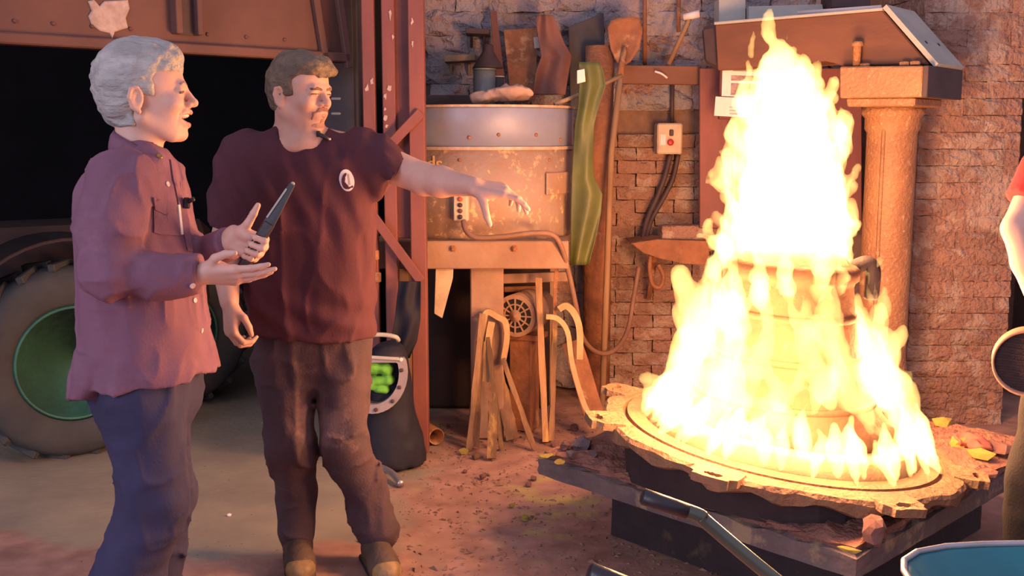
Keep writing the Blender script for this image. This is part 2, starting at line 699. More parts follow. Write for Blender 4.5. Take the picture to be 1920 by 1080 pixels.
# floor: grey concrete on the left, red-brown moulding sand on the right and in front
def floor_material():
    m = mat('foundry_floor', (.30, .25, .175), (.22, .185, .14), 2.6, .93, bump=.35, bscale=30, c3=(.15, .13, .10), c3scale=1.1, c3amt=.38)
    nt = m.node_tree
    N, L = nt.nodes, nt.links
    b = N['Principled BSDF']
    conc = b.inputs['Base Color'].links[0].from_socket
    g = N.new('ShaderNodeNewGeometry')
    sp = N.new('ShaderNodeSeparateXYZ')
    L.new(g.outputs['Position'], sp.inputs['Vector'])
    nz = N.new('ShaderNodeTexNoise')
    nz.inputs['Scale'].default_value = 2.2
    nz.inputs['Detail'].default_value = 6
    L.new(g.outputs['Position'], nz.inputs['Vector'])

    def math_(op, a, b_=None, **kw):
        n = N.new('ShaderNodeMath')
        n.operation = op
        for i, v in enumerate((a, b_)):
            if v is None: continue
            if isinstance(v, (int, float)): n.inputs[i].default_value = v
            else: L.new(v, n.inputs[i])
        n.use_clamp = kw.get('clamp', False)
        return n.outputs[0]
    w = math_('MULTIPLY', math_('SUBTRACT', nz.outputs['Fac'], .5), .9)
    sx = math_('MULTIPLY', math_('ADD', math_('ADD', sp.outputs['X'], .52), w), 6, clamp=True)
    sy = math_('MULTIPLY', math_('ADD', math_('SUBTRACT', 3.86, sp.outputs['Y']), w), 7, clamp=True)
    f = math_('MAXIMUM', sx, sy)
    n2 = N.new('ShaderNodeTexNoise')
    n2.inputs['Scale'].default_value = 9
    n2.inputs['Detail'].default_value = 8
    L.new(g.outputs['Position'], n2.inputs['Vector'])
    r2 = N.new('ShaderNodeValToRGB')
    r2.color_ramp.elements[0].position, r2.color_ramp.elements[1].position = .3, .7
    r2.color_ramp.elements[0].color = (.24, .125, .095, 1)
    r2.color_ramp.elements[1].color = (.40, .225, .17, 1)
    L.new(n2.outputs['Fac'], r2.inputs['Fac'])
    # spilled yellow powder, only by the moulding block
    n3 = N.new('ShaderNodeTexNoise')
    n3.inputs['Scale'].default_value = 5.5
    n3.inputs['Detail'].default_value = 7
    L.new(g.outputs['Position'], n3.inputs['Vector'])
    yx = math_('SUBTRACT', 1, math_('MULTIPLY', math_('ABSOLUTE', math_('SUBTRACT', sp.outputs['X'], .18)), 2.6), clamp=True)
    yy = math_('SUBTRACT', 1, math_('MULTIPLY', math_('ABSOLUTE', math_('SUBTRACT', sp.outputs['Y'], 4.3)), 1.5), clamp=True)
    yl = math_('MULTIPLY', math_('SUBTRACT', math_('ADD', n3.outputs['Fac'], math_('MULTIPLY', math_('MULTIPLY', yx, yy), .26)), .64), 7, clamp=True)
    mx = N.new('ShaderNodeMix')
    mx.data_type = 'RGBA'
    L.new(yl, mx.inputs['Factor'])
    L.new(r2.outputs['Color'], mx.inputs['A'])
    mx.inputs['B'].default_value = (.36, .27, .115, 1)
    m2 = N.new('ShaderNodeMix')
    m2.data_type = 'RGBA'
    L.new(f, m2.inputs['Factor'])
    L.new(conc, m2.inputs['A'])
    L.new(mx.outputs['Result'], m2.inputs['B'])
    L.new(m2.outputs['Result'], b.inputs['Base Color'])
    return m


M_FLOOR = floor_material()

# ================================================================ the setting
def build_floor():
    xs = np.concatenate([np.linspace(-9, -3, 7), np.arange(-2.9, 3.0, .045), np.linspace(3.1, 8, 6)])
    ys = np.concatenate([np.linspace(-4, 2.0, 7), np.arange(2.1, 7.0, .045), np.linspace(7.2, 11, 5)])
    X, Y = np.meshgrid(xs, ys, indexing='ij')
    P = np.stack([X.ravel(), Y.ravel(), np.zeros(X.size)], 1)
    sand = np.clip((P[:, 0] + .5) * 4, 0, 1) * np.clip((P[:, 1] - 2.2) * 3, 0, 1) * np.clip((6.8 - P[:, 1]) * 3, 0, 1) * np.clip((2.7 - P[:, 0]) * 3, 0, 1)
    z = -np.abs(vnoise(P, 5.0, 3.3)) * .02 - np.abs(vnoise(P, 14.0, 7.7)) * .012
    P[:, 2] = z * sand
    nx, ny = len(xs), len(ys)
    i = np.arange(nx * ny).reshape(nx, ny)
    F = np.stack([i[:-1, :-1].ravel(), i[1:, :-1].ravel(), i[1:, 1:].ravel(), i[:-1, 1:].ravel()], 1)
    o = link('floor', mesh_from(P, F.tolist()), M_FLOOR, None, True)
    tag(o, 'bare workshop floor, grey concrete running into red-brown moulding sand', kind='structure')
    return o


FLOOR = build_floor()


def struct(name, c, size, m, label):
    o = box(name, c, size, m, bevel=0)
    return tag(o, label, kind='structure')


WALL_Y = 6.3
WB = struct('wall_back', (1.25, WALL_Y + .15, 1.9), (3.7, .3, 3.8), M_MORTAR, 'rough masonry back wall, whitewashed stone above sooty brick')
struct('wall_right', (4.3, WALL_Y - .1, 1.9), (2.6, .3, 3.8), M_PLASTER, 'dim grey plastered wall beyond the brick pillar')
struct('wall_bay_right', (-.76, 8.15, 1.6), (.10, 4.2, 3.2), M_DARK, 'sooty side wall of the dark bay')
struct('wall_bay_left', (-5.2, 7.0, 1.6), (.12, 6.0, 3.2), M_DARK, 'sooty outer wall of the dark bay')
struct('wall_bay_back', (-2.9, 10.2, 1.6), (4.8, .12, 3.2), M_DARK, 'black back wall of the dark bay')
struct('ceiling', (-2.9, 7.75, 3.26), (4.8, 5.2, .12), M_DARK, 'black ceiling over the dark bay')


def stone_variants(n, size, rough, seed, sub=2):
    out = []
    for i in range(n):
        bm = bmesh.new()
        bmesh.ops.create_cube(bm, size=1.0)
        bmesh.ops.subdivide_edges(bm, edges=bm.edges[:], cuts=sub, use_grid_fill=True)
        rr = random.Random(seed + i)
        for v in bm.verts:
            c = v.co
            f = 1 - .10 * (max(abs(c.x), abs(c.z)) * 2) ** 6 * (1 if c.y < 0 else 0)
            y = c.y + (.10 * (abs(c.x * 2) ** 4 + abs(c.z * 2) ** 4) if c.y < 0 else 0)
            v.co = Vector((c.x * size[0] * f, y * size[1], c.z * size[2] * f))
            v.co += Vector((rr.uniform(-1, 1), rr.uniform(-1, 1), rr.uniform(-1, 1))) * rough
        me = bm_mesh(bm, 'masonry')
        out.append(me)
    return out


def inst(name, me, m, parent, loc, rz=0.0, scale=(1, 1, 1)):
    o = bpy.data.objects.new(name, me)
    if not me.materials: me.materials.append(m)
    COL.objects.link(o)
    o.location = loc
    o.rotation_euler = (0, 0, rz)
    o.scale = scale
    if parent is not None:
        o.parent = parent
        o.matrix_parent_inverse = parent.matrix_basis.inverted()
    return o


def masonry():
    st = stone_variants(6, (1, .12, 1), .0, 50, 3)
    for me in st:
        rr = random.Random(len(me.name) + id(me) % 7)
    # stones: unit size meshes scaled per stone
    rr = random.Random(5)
    ST = []
    for i in range(6):
        bm = bmesh.new()
        bmesh.ops.create_cube(bm, size=1.0)
        bmesh.ops.subdivide_edges(bm, edges=bm.edges[:], cuts=3, use_grid_fill=True)
        for v in bm.verts:
            c = v.co.copy()
            if c.y < 0:
                e = max(abs(c.x), abs(c.z)) * 2
                v.co.y += .16 * e ** 8 + rr.uniform(-.20, .20)
                v.co.x += rr.uniform(-.035, .035)
                v.co.z += rr.uniform(-.05, .05)
        ST.append(bm_mesh(bm, 'wall_stone'))
    z = 0.02
    k = 0
    while z < 2.75:
        h = rr.uniform(.13, .21)
        x = -.56 + rr.uniform(0, .1)
        while x < 1.85:
            low = (z < 1.52 and x > .5)
            w = rr.uniform(.2, .42)
            if low:
                x += .1
                continue
            w = min(w, 2.0 - x)
            if z < 1.55 and x + w > .5: w = max(.5 - x, .05)
            d = .10
            inst('stone', ST[k % 6], M_STONE, WB, (x + w / 2, WALL_Y - .010 - rr.uniform(0, .012), z + h / 2), 0, (w + .002, d, h + .002))
            k += 1
            x += w
        z += h
    BR = []
    for i in range(6):
        bm = bmesh.new()
        bmesh.ops.create_cube(bm, size=1.0)
        bmesh.ops.subdivide_edges(bm, edges=bm.edges[:], cuts=2, use_grid_fill=True)
        for v in bm.verts:
            if v.co.y < 0:
                e = max(abs(v.co.x), abs(v.co.z)) * 2
                v.co.y += .07 * e ** 8 + rr.uniform(-.09, .09)
                v.co.x += rr.uniform(-.02, .02)
                v.co.z += rr.uniform(-.06, .06)
        BR.append(bm_mesh(bm, 'brick'))
    z, row = 0.0, 0
    while z < 1.52:
        x = .5 - (.11 if row % 2 else 0)
        while x < 1.85:
            x0, x1 = max(x, .5), min(x + .22, 1.9)
            if x1 - x0 > .05:
                inst('brick', BR[k % 6], M_BRICK, WB, ((x0 + x1) / 2, WALL_Y - .008 - rr.uniform(0, .014), z + .038), 0, (x1 - x0 - .001, .08, .0745))
            k += 1
            x += .225
        z += .076
        row += 1
    return BR


BRICKS = masonry()

# brick pillar at the right
def build_pillar():
    a, b = at(1706, 540, 5.5), at(1893, 540, 5.5)
    x0, x1 = a.x, b.x + .0
    y0 = 5.5
    P = empty('trim_1', ((x0 + x1) / 2, y0 + .25, 0), 'broad sooty brick pillar lit orange beside the iron column', None)
    P['kind'] = 'structure'
    link('mortar_core', box_mesh((x1 - x0 - .02, .5, 3.4), 0, 1, Matrix.Translation(((x0 + x1) / 2, y0 + .26, 1.7))), M_MORTAR, P)
    rr = random.Random(9)
    z, row, k = 0, 0, 0
    W = x1 - x0
    while z < 3.0:
        cuts = [0, .22, .44, W] if row % 2 else [0, .11, .33, W]
        for u, v in zip(cuts[:-1], cuts[1:]):
            if v - u < .03: continue
            inst('brick', BRICKS[k % 6], M_PILLAR, P, (x0 + (u + v) / 2, y0 + .035 - rr.uniform(0, .005), z + .042), 0, (v - u, .09, .085))
            k += 1
        for u, v in ([(.02, .24), (.24, .46)] if row % 2 else [(.02, .13), (.13, .35), (.35, .46)]):
            inst('brick', BRICKS[k % 6], M_PILLAR, P, (x0 + .035 - rr.uniform(0, .005), y0 + .05 + (u + v) / 2, z + .042), -math.pi / 2, (v - u, .09, .085))
            k += 1
        z += .085
        row += 1


build_pillar()


# ================================================================ shutter of the bay (upper left)
def build_shutter():
    zb = 1.865
    A, B = at(0, 81, 4.2), at(652, 133, 5.3)
    A.z = B.z = 0
    u = (B - A).normalized()
    A = A - u * 1.6
    nrm = Vector((u.y, -u.x, 0))        # towards the camera
    Lh = (B - A).length
    E = empty('lifting_shutter', (A + B) / 2 + Vector((0, 0, zb)), 'big rust-brown steel shutter hanging over the dark bay', 'shutter')

    def pl(s, z, off=0.0):
        return A + u * s + Vector((0, 0, z)) + nrm * off
    R = basis(u, (0, 0, 1))

    def sx(px, py):           # panel coordinate s of a pixel
        r = ray(px, py)
        t = (A - Vector((0, 0, 0))).dot(nrm) / Vector((r.x, r.y, 0)).dot(nrm)
        p = Vector((0, 0, CAMZ)) + r * t
        return (p - A).dot(u), p.z
    box('panel', pl(Lh / 2, zb + .75, -.03), (Lh, .05, 1.5), M_RUSTPLATE, E, R)
    box('bottom_rail', pl(Lh / 2, zb + .022, -.005), (Lh, .07, .044), M_RUSTPLATE, E, R, .006)
    for px0, px1 in ((322, 334), (362, 372)):
        s0, s1 = sx(px0, 60)[0], sx(px1, 60)[0]
        box('rib', pl((s0 + s1) / 2, zb + .78, .02), (s1 - s0, .06, 1.4), M_RUSTPLATE, E, R, .003)
    s0, s1 = sx(334, 60)[0], sx(362, 60)[0]
    box('channel_web', pl((s0 + s1) / 2, zb + .78, -.0), (s1 - s0, .012, 1.4), M_DARKSTEEL, E, R, 0)
    for (p0, p1) in (((588, 0), (606, 112)), ((632, 0), (651, 128))):
        s0, z0 = sx(*p0)
        s1, z1 = sx(*p1)
        a, b = pl(s0, z0, .015), pl(s1, z1, .015)
        a = a + (a - b) * .6
        box_between('strap', a, b, .035, .03, M_RUSTPLATE, E, nrm)
    # splash of white paint
    pts = []
    for (x, y) in ((165, 2), (176, 0), (186, 12), (196, 2), (240, 0), (243, 16), (236, 34), (240, 52), (228, 56), (215, 60), (211, 72), (205, 62), (188, 58), (172, 46), (166, 30), (172, 20)):
        s, z = sx(x, y)
        pts.append((s, z))
    c = Vector((sum(p[0] for p in pts) / len(pts), sum(p[1] for p in pts) / len(pts)))
    verts, n = [], len(pts)
    for off, sc in ((-.008, 1), (.0, 1.0), (.004, .93)):
        for p in pts:
            q = c + (Vector(p) - c) * sc
            verts.append(pl(q.x, q.y, off))
    faces = [tuple(range(2 * n, 3 * n))] + [(r * n + i, r * n + (i + 1) % n, (r + 1) * n + (i + 1) % n, (r + 1) * n + i) for r in (0, 1) for i in range(n)]
    me = mesh_from(verts, faces)
    tag(link('paint_splash', me, M_WHITEPAINT, E), 'flaking splash of white paint')
    for i in range(9):
        s = sx(30 + i * 72, 70)[0]
        if 315 < 30 + i * 72 < 380: continue
        link('rivet', lathe_mesh([(.0, -.004), (.009, -.004), (.008, .003), (.004, .006), (0, .0065)][1:], 10, Matrix.Translation(pl(s, zb + .09, -.002)) @ basis(u, (0, 0, 1)).to_4x4() @ Matrix.Rotation(math.pi / 2, 4, 'X')), M_RUSTPLATE, E, True)


build_shutter()

# dark cabinet seen between the man's head and the posts
def build_cabinet():
    d = 5.55
    a, b = at(598, 100, d), at(682, 700, d)
    E = empty('steel_cabinet', ((a.x + b.x) / 2, d + .2, 0), 'tall dark grey steel cabinet behind the pointing man', 'cabinet')
    cx, w = (a.x + b.x) / 2, b.x - a.x
    box('body', (cx, d + .2, 1.25), (w, .38, 2.5), M_DARKGREY, E)
    for y in (185, 213):
        p = at(630, y, d - .01)
        box('vent_slat', (p.x, d - .006, p.z), (.05, .02, .012), M_GREYSTEEL, E)
    box('door', (cx, d - .002, 1.25), (w - .04, .02, 2.4), M_DARKGREY, E)


build_cabinet()


# ================================================================ red steel frame with posts and braces
def build_frame():
    d = 5.0
    E = empty('steel_gate_frame', at(740, 850, d) * Vector((1, 1, 0)) if False else Vector((at(740, 500, d).x, d, 0)), 'worn red steel gate frame with braces behind the pointing man', 'gate frame')

    def post(name, x0, x1, dd, t, m, z0=0.0, z1=2.9):
        a, b = at(x0, 250, dd).x, at(x1, 250, dd).x
        return box(name, ((a + b) / 2, dd + t / 2, (z0 + z1) / 2), (b - a, t, z1 - z0), m, E, None, .004)
    post('post', 681, 704, d, .07, M_REDPAINT)
    post('post', 718, 742, d, .07, M_REDPAINT)
    post('post', 767, 796, d - .03, .10, M_REDPAINT)
    a, b = at(742, 250, d).x, at(768, 250, d).x
    top, bot = at(750, -40, d).z, at(750, 448, d).z
    box('infill_plate', ((a + b) / 2, d + .03, (top + bot) / 2 + .2), (b - a + .01, .012, top - bot + .4), M_REDDARK, E)
    box_between('brace', at(718, 286, d - .04), at(790, 210, d - .04), .045, .02, M_REDPAINT, E)
    box_between('brace', at(694, 398, d - .05), at(790, 528, d - .05), .045, .02, M_REDPAINT, E)
    box_between('brace', at(690, 330, d - .05), at(700, 405, d - .05), .03, .02, M_REDPAINT, E)
    for (x, y) in ((700, 425), (702, 478), (696, 498), (706, 520)):
        p = at(x, y, d - .03)
        link('hinge_knuckle', lathe_mesh([(.012, -.025), (.022, -.02), (.022, .02), (.012, .025)], 12, Matrix.Translation(p)), M_RUST, E, True)
    # flaked paint patches
    rr = random.Random(3)
    for (x, y, w, h) in ((688, 165, 9, 14), (697, 152, 6, 12), (722, 180, 5, 14), (730, 165, 8, 10), (722, 205, 4, 8), (723, 222, 7, 10), (725, 236, 5, 6), (773, 40, 5, 14), (773, 82, 4, 12), (731, 25, 5, 22), (737, 70, 4, 10)):
        dd = d if x < 760 else d - .03
        pts = []
        for i in range(9):
            an = 2 * math.pi * i / 9
            q = rr.uniform(.35, 1.15)
            pts.append((x + math.cos(an) * w * q * .6, y + math.sin(an) * h * q * .6))
        px_prism('paint_flake', pts, dd - .004, .006, M_WHITEPAINT, E, 0)


build_frame()

# ================================================================ sand mill: big tank on a stand
M_TANKUP = mat('blue_grey_enamel', (.20, .22, .33), (.16, .17, .25), 4, .45, bump=.15, bscale=20, c3=(.30, .17, .11), c3scale=5, c3amt=.36, spec=.5)
M_TANKLOW = mat('flaking_tan_enamel', (.30, .22, .19), (.28, .165, .105), 3.5, .6, bump=.35, bscale=40, c3=(.58, .38, .20), c3scale=19, c3amt=.40, spec=.4)
M_TANKRIM = mat('worn_rim', (.45, .35, .28), (.35, .22, .15), 20, .6, bump=.4)
M_STAND = mat('tan_painted_stand', (.33, .20, .13), (.25, .14, .09), 5, .7, bump=.3, bscale=30, c3=(.25, .12, .07), c3scale=9, c3amt=.34)
M_ORANGELET = mat('pale_orange_lettering', (.62, .40, .20), (.55, .34, .17), 20, .7, bump=0)
M_UNDERMILL = mat('sooty_housing', (.022, .013, .011), (.035, .016, .011), 5, .9, bump=.3)  # near-black for the box that darkens the space under the mill
M_SLOT = mat('black_slot', (.015, .012, .012), None, 5, .8, bump=0)

TC = Vector((-.165, 5.65, 0))
TR = .485


def on_shell(px, py, r=TR):
    """where a sight line meets the tank shell"""
    o, d = Vector((0, 0, CAMZ)), ray(px, py)
    ox, oy = o.x - TC.x, o.y - TC.y
    A = d.x ** 2 + d.y ** 2
    Bq = ox * d.x + oy * d.y
    Cq = ox * ox + oy * oy - r * r
    disc = max(Bq * Bq - A * Cq, 0)
    return o + d * ((-Bq - math.sqrt(disc)) / A)


def build_tank():
    zt = at(930, 199, 5.17).z
    zs = at(930, 277, 5.17).z
    zb = at(930, 450, 5.17).z
    z0 = at(930, 502, 5.17).z
    E = empty('sand_mill', (TC.x, TC.y, 0), 'large round sand mill tank, blue-grey above flaking tan, on a stand', 'mill')
    T = Matrix.Translation(TC)
    up = link('upper_shell', lathe_mesh([(TR - .01, zs), (TR, zs + .003), (TR, zt - .012), (TR - .004, zt), (TR - .02, zt), (TR - .02, zs + .02)], 72, T), M_TANKUP, E, True)
    link('seam_ring', lathe_mesh([(TR - .01, zs - .012), (TR + .009, zs - .011), (TR + .009, zs + .004), (TR - .01, zs + .005)], 72, T, ring=True), M_TANKRIM, E)
    lo = link('lower_shell', lathe_mesh([(TR - .012, zb - .01), (TR, zb), (TR, zs - .008), (TR - .02, zs - .004)], 72, T), M_TANKLOW, E, True)
    link('rim', lathe_mesh([(TR - .03, zt - .004), (TR + .008, zt - .003), (TR + .009, zt + .008), (TR - .03, zt + .009)], 72, T, ring=True), M_TANKRIM, E)
    link('lid', lathe_mesh([(TR - .025, zt - .02), (TR - .025, zt + .004)], 48, T), M_DARKSTEEL, E)
    # vertical welded strap and inspection plate
    a = on_shell(1045, 323, TR + .004)
    b = on_shell(1045, 364, TR + .004)
    n = Vector((a.x - TC.x, a.y - TC.y, 0)).normalized()
    box('inspection_plate', (a + b) / 2, (.19, .012, a.z - b.z), M_TANKLOW, E, basis(Vector((-n.y, n.x, 0)), (0, 0, 1)), .003)
    for (x, y) in ((862, 300), (1030, 300), (935, 253), (1005, 253), (880, 258), (1050, 262)):
        p = on_shell(x, y, TR)
        n = Vector((p.x - TC.x, p.y - TC.y, 0)).normalized()
        link('rivet', lathe_mesh([(.010, -.002), (.009, .004), (.004, .007)], 10, Matrix.Translation(p) @ n.to_track_quat('Z', 'Y').to_matrix().to_4x4()), M_RUST, E, True)
    # lettering, end of a painted word
    cu = bpy.data.curves.new('lettering', 'FONT')
    cu.body = 'ds'
    cu.size = .165
    cu.extrude = .002
    to = bpy.data.objects.new('t', cu)
    COL.objects.link(to)
    dg = bpy.context.evaluated_depsgraph_get()
    me = bpy.data.meshes.new_from_object(to.evaluated_get(dg))
    bpy.data.objects.remove(to)
    p0 = on_shell(800, 319, TR)
    ang0 = math.atan2(p0.y - TC.y, p0.x - TC.x)
    for v in me.vertices:
        an = ang0 + v.co.x * .62 / TR
        r = TR + .0022 + v.co.z
        v.co = (TC.x + r * math.cos(an), TC.y + r * math.sin(an), p0.z + v.co.y * .62)
    me.materials.clear()
    tag(link('lettering', me, M_ORANGELET, lo), 'pale orange painted letters')
    # stand
    xa, xb = -.68, at(1066, 475, 5.12).x
    box('stand_beam', ((xa + xb) / 2, 5.12 + .05, (zb + z0) / 2), (xb - xa, .10, zb - z0), M_STAND, E, None, .005)
    box('stand_deck', ((xa + xb) / 2, 5.65, zb - .03), (xb - xa, 1.0, .05), M_STAND, E)
    for x in (850, 965):
        p = at(x, 466, 5.12)
        link('bolt', lathe_mesh([(.016, -.002), (.016, .012), (.008, .014), (.008, .024)], 6, Matrix.Translation(p) @ Matrix.Rotation(math.pi / 2, 4, 'X')), M_RUST, E)
    c0, c1 = at(882, 600, 5.2).x, at(944, 600, 5.2).x
    box('leg', ((c0 + c1) / 2, 5.28, z0 / 2), (c1 - c0, .14, z0), M_STAND, E, None, .006)
    box('leg', (-.56, 5.28, z0 / 2), (.10, .12, z0), M_STAND, E)
    box('leg', (-.5, 6.0, z0 / 2), (.10, .12, z0), M_STAND, E)
    box('leg', (.2, 6.0, z0 / 2), (.10, .12, z0), M_STAND, E)
    box('drive_housing', (-.22, 5.95, z0 / 2 - .01), (.86, .30, z0 - .02), M_UNDERMILL, E, None, .02)  # dark box added to give the deep shade under the mill
    px_prism('bracket_plate', [(817, 500), (850, 500), (849, 522), (829, 597), (814, 588)], 5.16, .015, M_CREAM, E)
    px_prism('bracket_plate', [(785, 500), (796, 500), (794, 568), (787, 572)], 5.16, .015, M_CREAM, E)
    box_between('cross_bar', at(940, 522, 5.4), at(1065, 518, 5.4), .05, .04, M_STAND, E)
    box_between('cross_bar', at(945, 542, 5.5), at(1010, 540, 5.5), .03, .04, M_RUST, E)


build_tank()


def build_motor():
    c = at(967, 592, 5.30)
    ax = Vector((.38, .92, 0)).normalized()
    E = empty('electric_motor', c, 'rusty electric motor with slotted fan cover under the sand mill', 'motor')
    M = Matrix.Translation(c) @ ax.to_track_quat('Z', 'Y').to_matrix().to_4x4()
    R = .108
    link('housing', lathe_mesh([(.088, .0), (R, .004), (R, .16), (R + .004, .165), (R + .004, .19), (R - .02, .2), (R - .02, .34), (.05, .36)], 40, M), M_STAND, E, True)
    link('grille_backing', lathe_mesh([(.09, -.004), (.09, .001)], 32, M), M_SLOT, E)
    link('grille_ring', lathe_mesh([(.086, -.006), (R, -.004), (R, .006), (.086, .004)], 40, M, ring=True), M_STAND, E)
    for i in range(12):
        a = 2 * math.pi * i / 12
        p = M @ Vector((math.cos(a) * .03, math.sin(a) * .03, -.008))
        q = M @ Vector((math.cos(a) * .089, math.sin(a) * .089, -.008))
        box_between('grille_spoke', p, q, .007, .006, M_STAND, E, ax, 0)
    link('grille_ring', lathe_mesh([(.055, -.010), (.062, -.010), (.062, -.004), (.055, -.004)], 32, M, ring=True), M_STAND, E)
    link('hub_cap', lathe_mesh([(.032, -.006), (.032, -.012), (.01, -.014), (.008, -.02)], 24, M), M_STAND, E, True)
    f = M @ Vector((0, 0, .12))
    box('foot', (f.x, f.y, f.z - .12), (.2, .16, .03), M_RUST, E, basis((ax.y, -ax.x, 0)))
    box('mounting_post', (f.x, f.y, (f.z - .135) / 2), (.12, .12, f.z - .135), M_RUST, E, basis((ax.y, -ax.x, 0)))


build_motor()


def build_control():
    p0, p1 = on_shell(853, 366, TR), on_shell(880, 412, TR)
    c = (p0 + p1) / 2
    n = Vector((c.x - TC.x, c.y - TC.y, 0)).normalized()
    t = Vector((-n.y, n.x, 0))
    c = c + n * .02
    E = empty('pendant_control', c, 'small cream push-button box on the sand mill, cable trailing from it', 'control box')
    R = basis(t, (0, 0, 1))
    w, h = (p1 - p0).dot(t), abs(p1.z - p0.z) + .01
    box('case', c, (abs(w), .045, h), M_CREAM, E, R, .005)
    cols = [(.45, .08, .04), (.05, .03, .03), (.12, .05, .04), (.05, .03, .03)]
    for i in range(4):
        q = c + Vector((0, 0, h * (.33 - .22 * i))) + n * .022
        link('button', lathe_mesh([(.011, 0), (.011, .008), (.008, .011)], 14, Matrix.Translation(q) @ n.to_track_quat('Z', 'Y').to_matrix().to_4x4()), mat('button_%d' % i, cols[i], None, 5, .5, bump=0), E, True)
    pts = [at(869, 414, 5.10), at(874, 432, 5.07), at(892, 445, 5.05), at(940, 444, 5.05), at(1000, 437, 5.06), at(1035, 440, 5.08), at(1052, 462, 5.1), at(1066, 510, 5.15), at(1080, 575, 5.2), at(1092, 632, 5.35), at(1118, 660, 5.5), at(1150, 658, 5.6), at(1176, 622, 5.8), at(1188, 560, 5.9), at(1198, 500, 5.95)]
    tube('cable', smooth_path(pts, 6), .013, M_CABLE, E, 10)


build_control()


# ---------------------------------------------------------------- things on top of the tank
ZT = at(930, 199, 5.17).z + .009


def build_tank_top():
    o = box('wooden_board', (-.38, 5.62, ZT + .03), (.42, .16, .055), M_DARKSTEEL, bevel=.004)
    tag(o, 'dark sooty board lying on the sand mill at its left', 'board')
    c = at(908, 150, 5.62)
    E = empty('tin_can', (c.x, 5.62, ZT), 'tall grey-green tin can on the sand mill', 'can')
    zt = at(908, 130, 5.62).z
    r = .058
    m = mat('grey_green_tin', (.22, .23, .21), (.16, .17, .16), 6, .45, .3, .1, 30, c3=(.12, .08, .07), c3scale=5, c3amt=.33)
    T = Matrix.Translation((c.x, 5.62, 0))
    link('body', lathe_mesh([(r - .004, ZT), (r, ZT + .004), (r, zt), (r - .004, zt), (r - .004, ZT + .01)], 32, T), m, E, True)
    link('rim', lathe_mesh([(r - .004, zt - .004), (r + .004, zt - .003), (r + .004, zt + .003), (r - .004, zt + .004)], 32, T, ring=True), m, E)
    c = at(932, 165, 5.66)
    zt = at(932, 144, 5.66).z
    E = empty('tin_can', (c.x, 5.66, ZT), 'short dark tin can beside the tall grey-green one', 'can')
    T = Matrix.Translation((c.x, 5.66, 0))
    link('body', lathe_mesh([(.034, ZT), (.036, ZT + .004), (.036, zt), (.032, zt), (.032, ZT + .01)], 24, T), M_DARKGREY, E, True)
    link('rim', lathe_mesh([(.033, zt - .003), (.039, zt - .002), (.039, zt + .003), (.033, zt + .004)], 24, T, ring=True), M_GREYSTEEL, E)
    # crumpled paper
    s = SDF()
    a, b, c_ = at(905, 188, 5.35), at(960, 178, 5.36), at(1030, 168, 5.38)
    s.ell(a + Vector((0, 0, .0)), (.055, .05, .022), k=.02)
    s.ell(b, (.10, .06, .036), k=.03)
    s.ell(c_, (.055, .05, .042), k=.03)

    def crumple(P, D):
        n = np.abs(vnoise(P, 16, 1)) * 1.0 + np.abs(vnoise(P, 31, 5)) * .5
        return D + (n - .35) * .045
    s.pos.append(crumple)
    me = keep_largest(s.mesh(.007))
    dz = ZT - min(v.co.z for v in me.vertices)
    for v in me.vertices: v.co.z += dz
    m = mat('brown_paper', (.42, .28, .22), (.33, .20, .15), 8, .85, bump=.3, bscale=30)
    tag(link('crumpled_paper_bag', me, m, None, True), 'crumpled brown paper bag on the right of the sand mill', 'paper bag')
    # pole sticking out to the right
    tag(tube('wooden_pole', [at(1040, 196, 5.45), at(1100, 172, 5.55), at(1165, 142, 5.7)], .011, M_WOOD, None, 10), 'thin wooden pole slanting from the sand mill over the green tarp', 'pole')


build_tank_top()


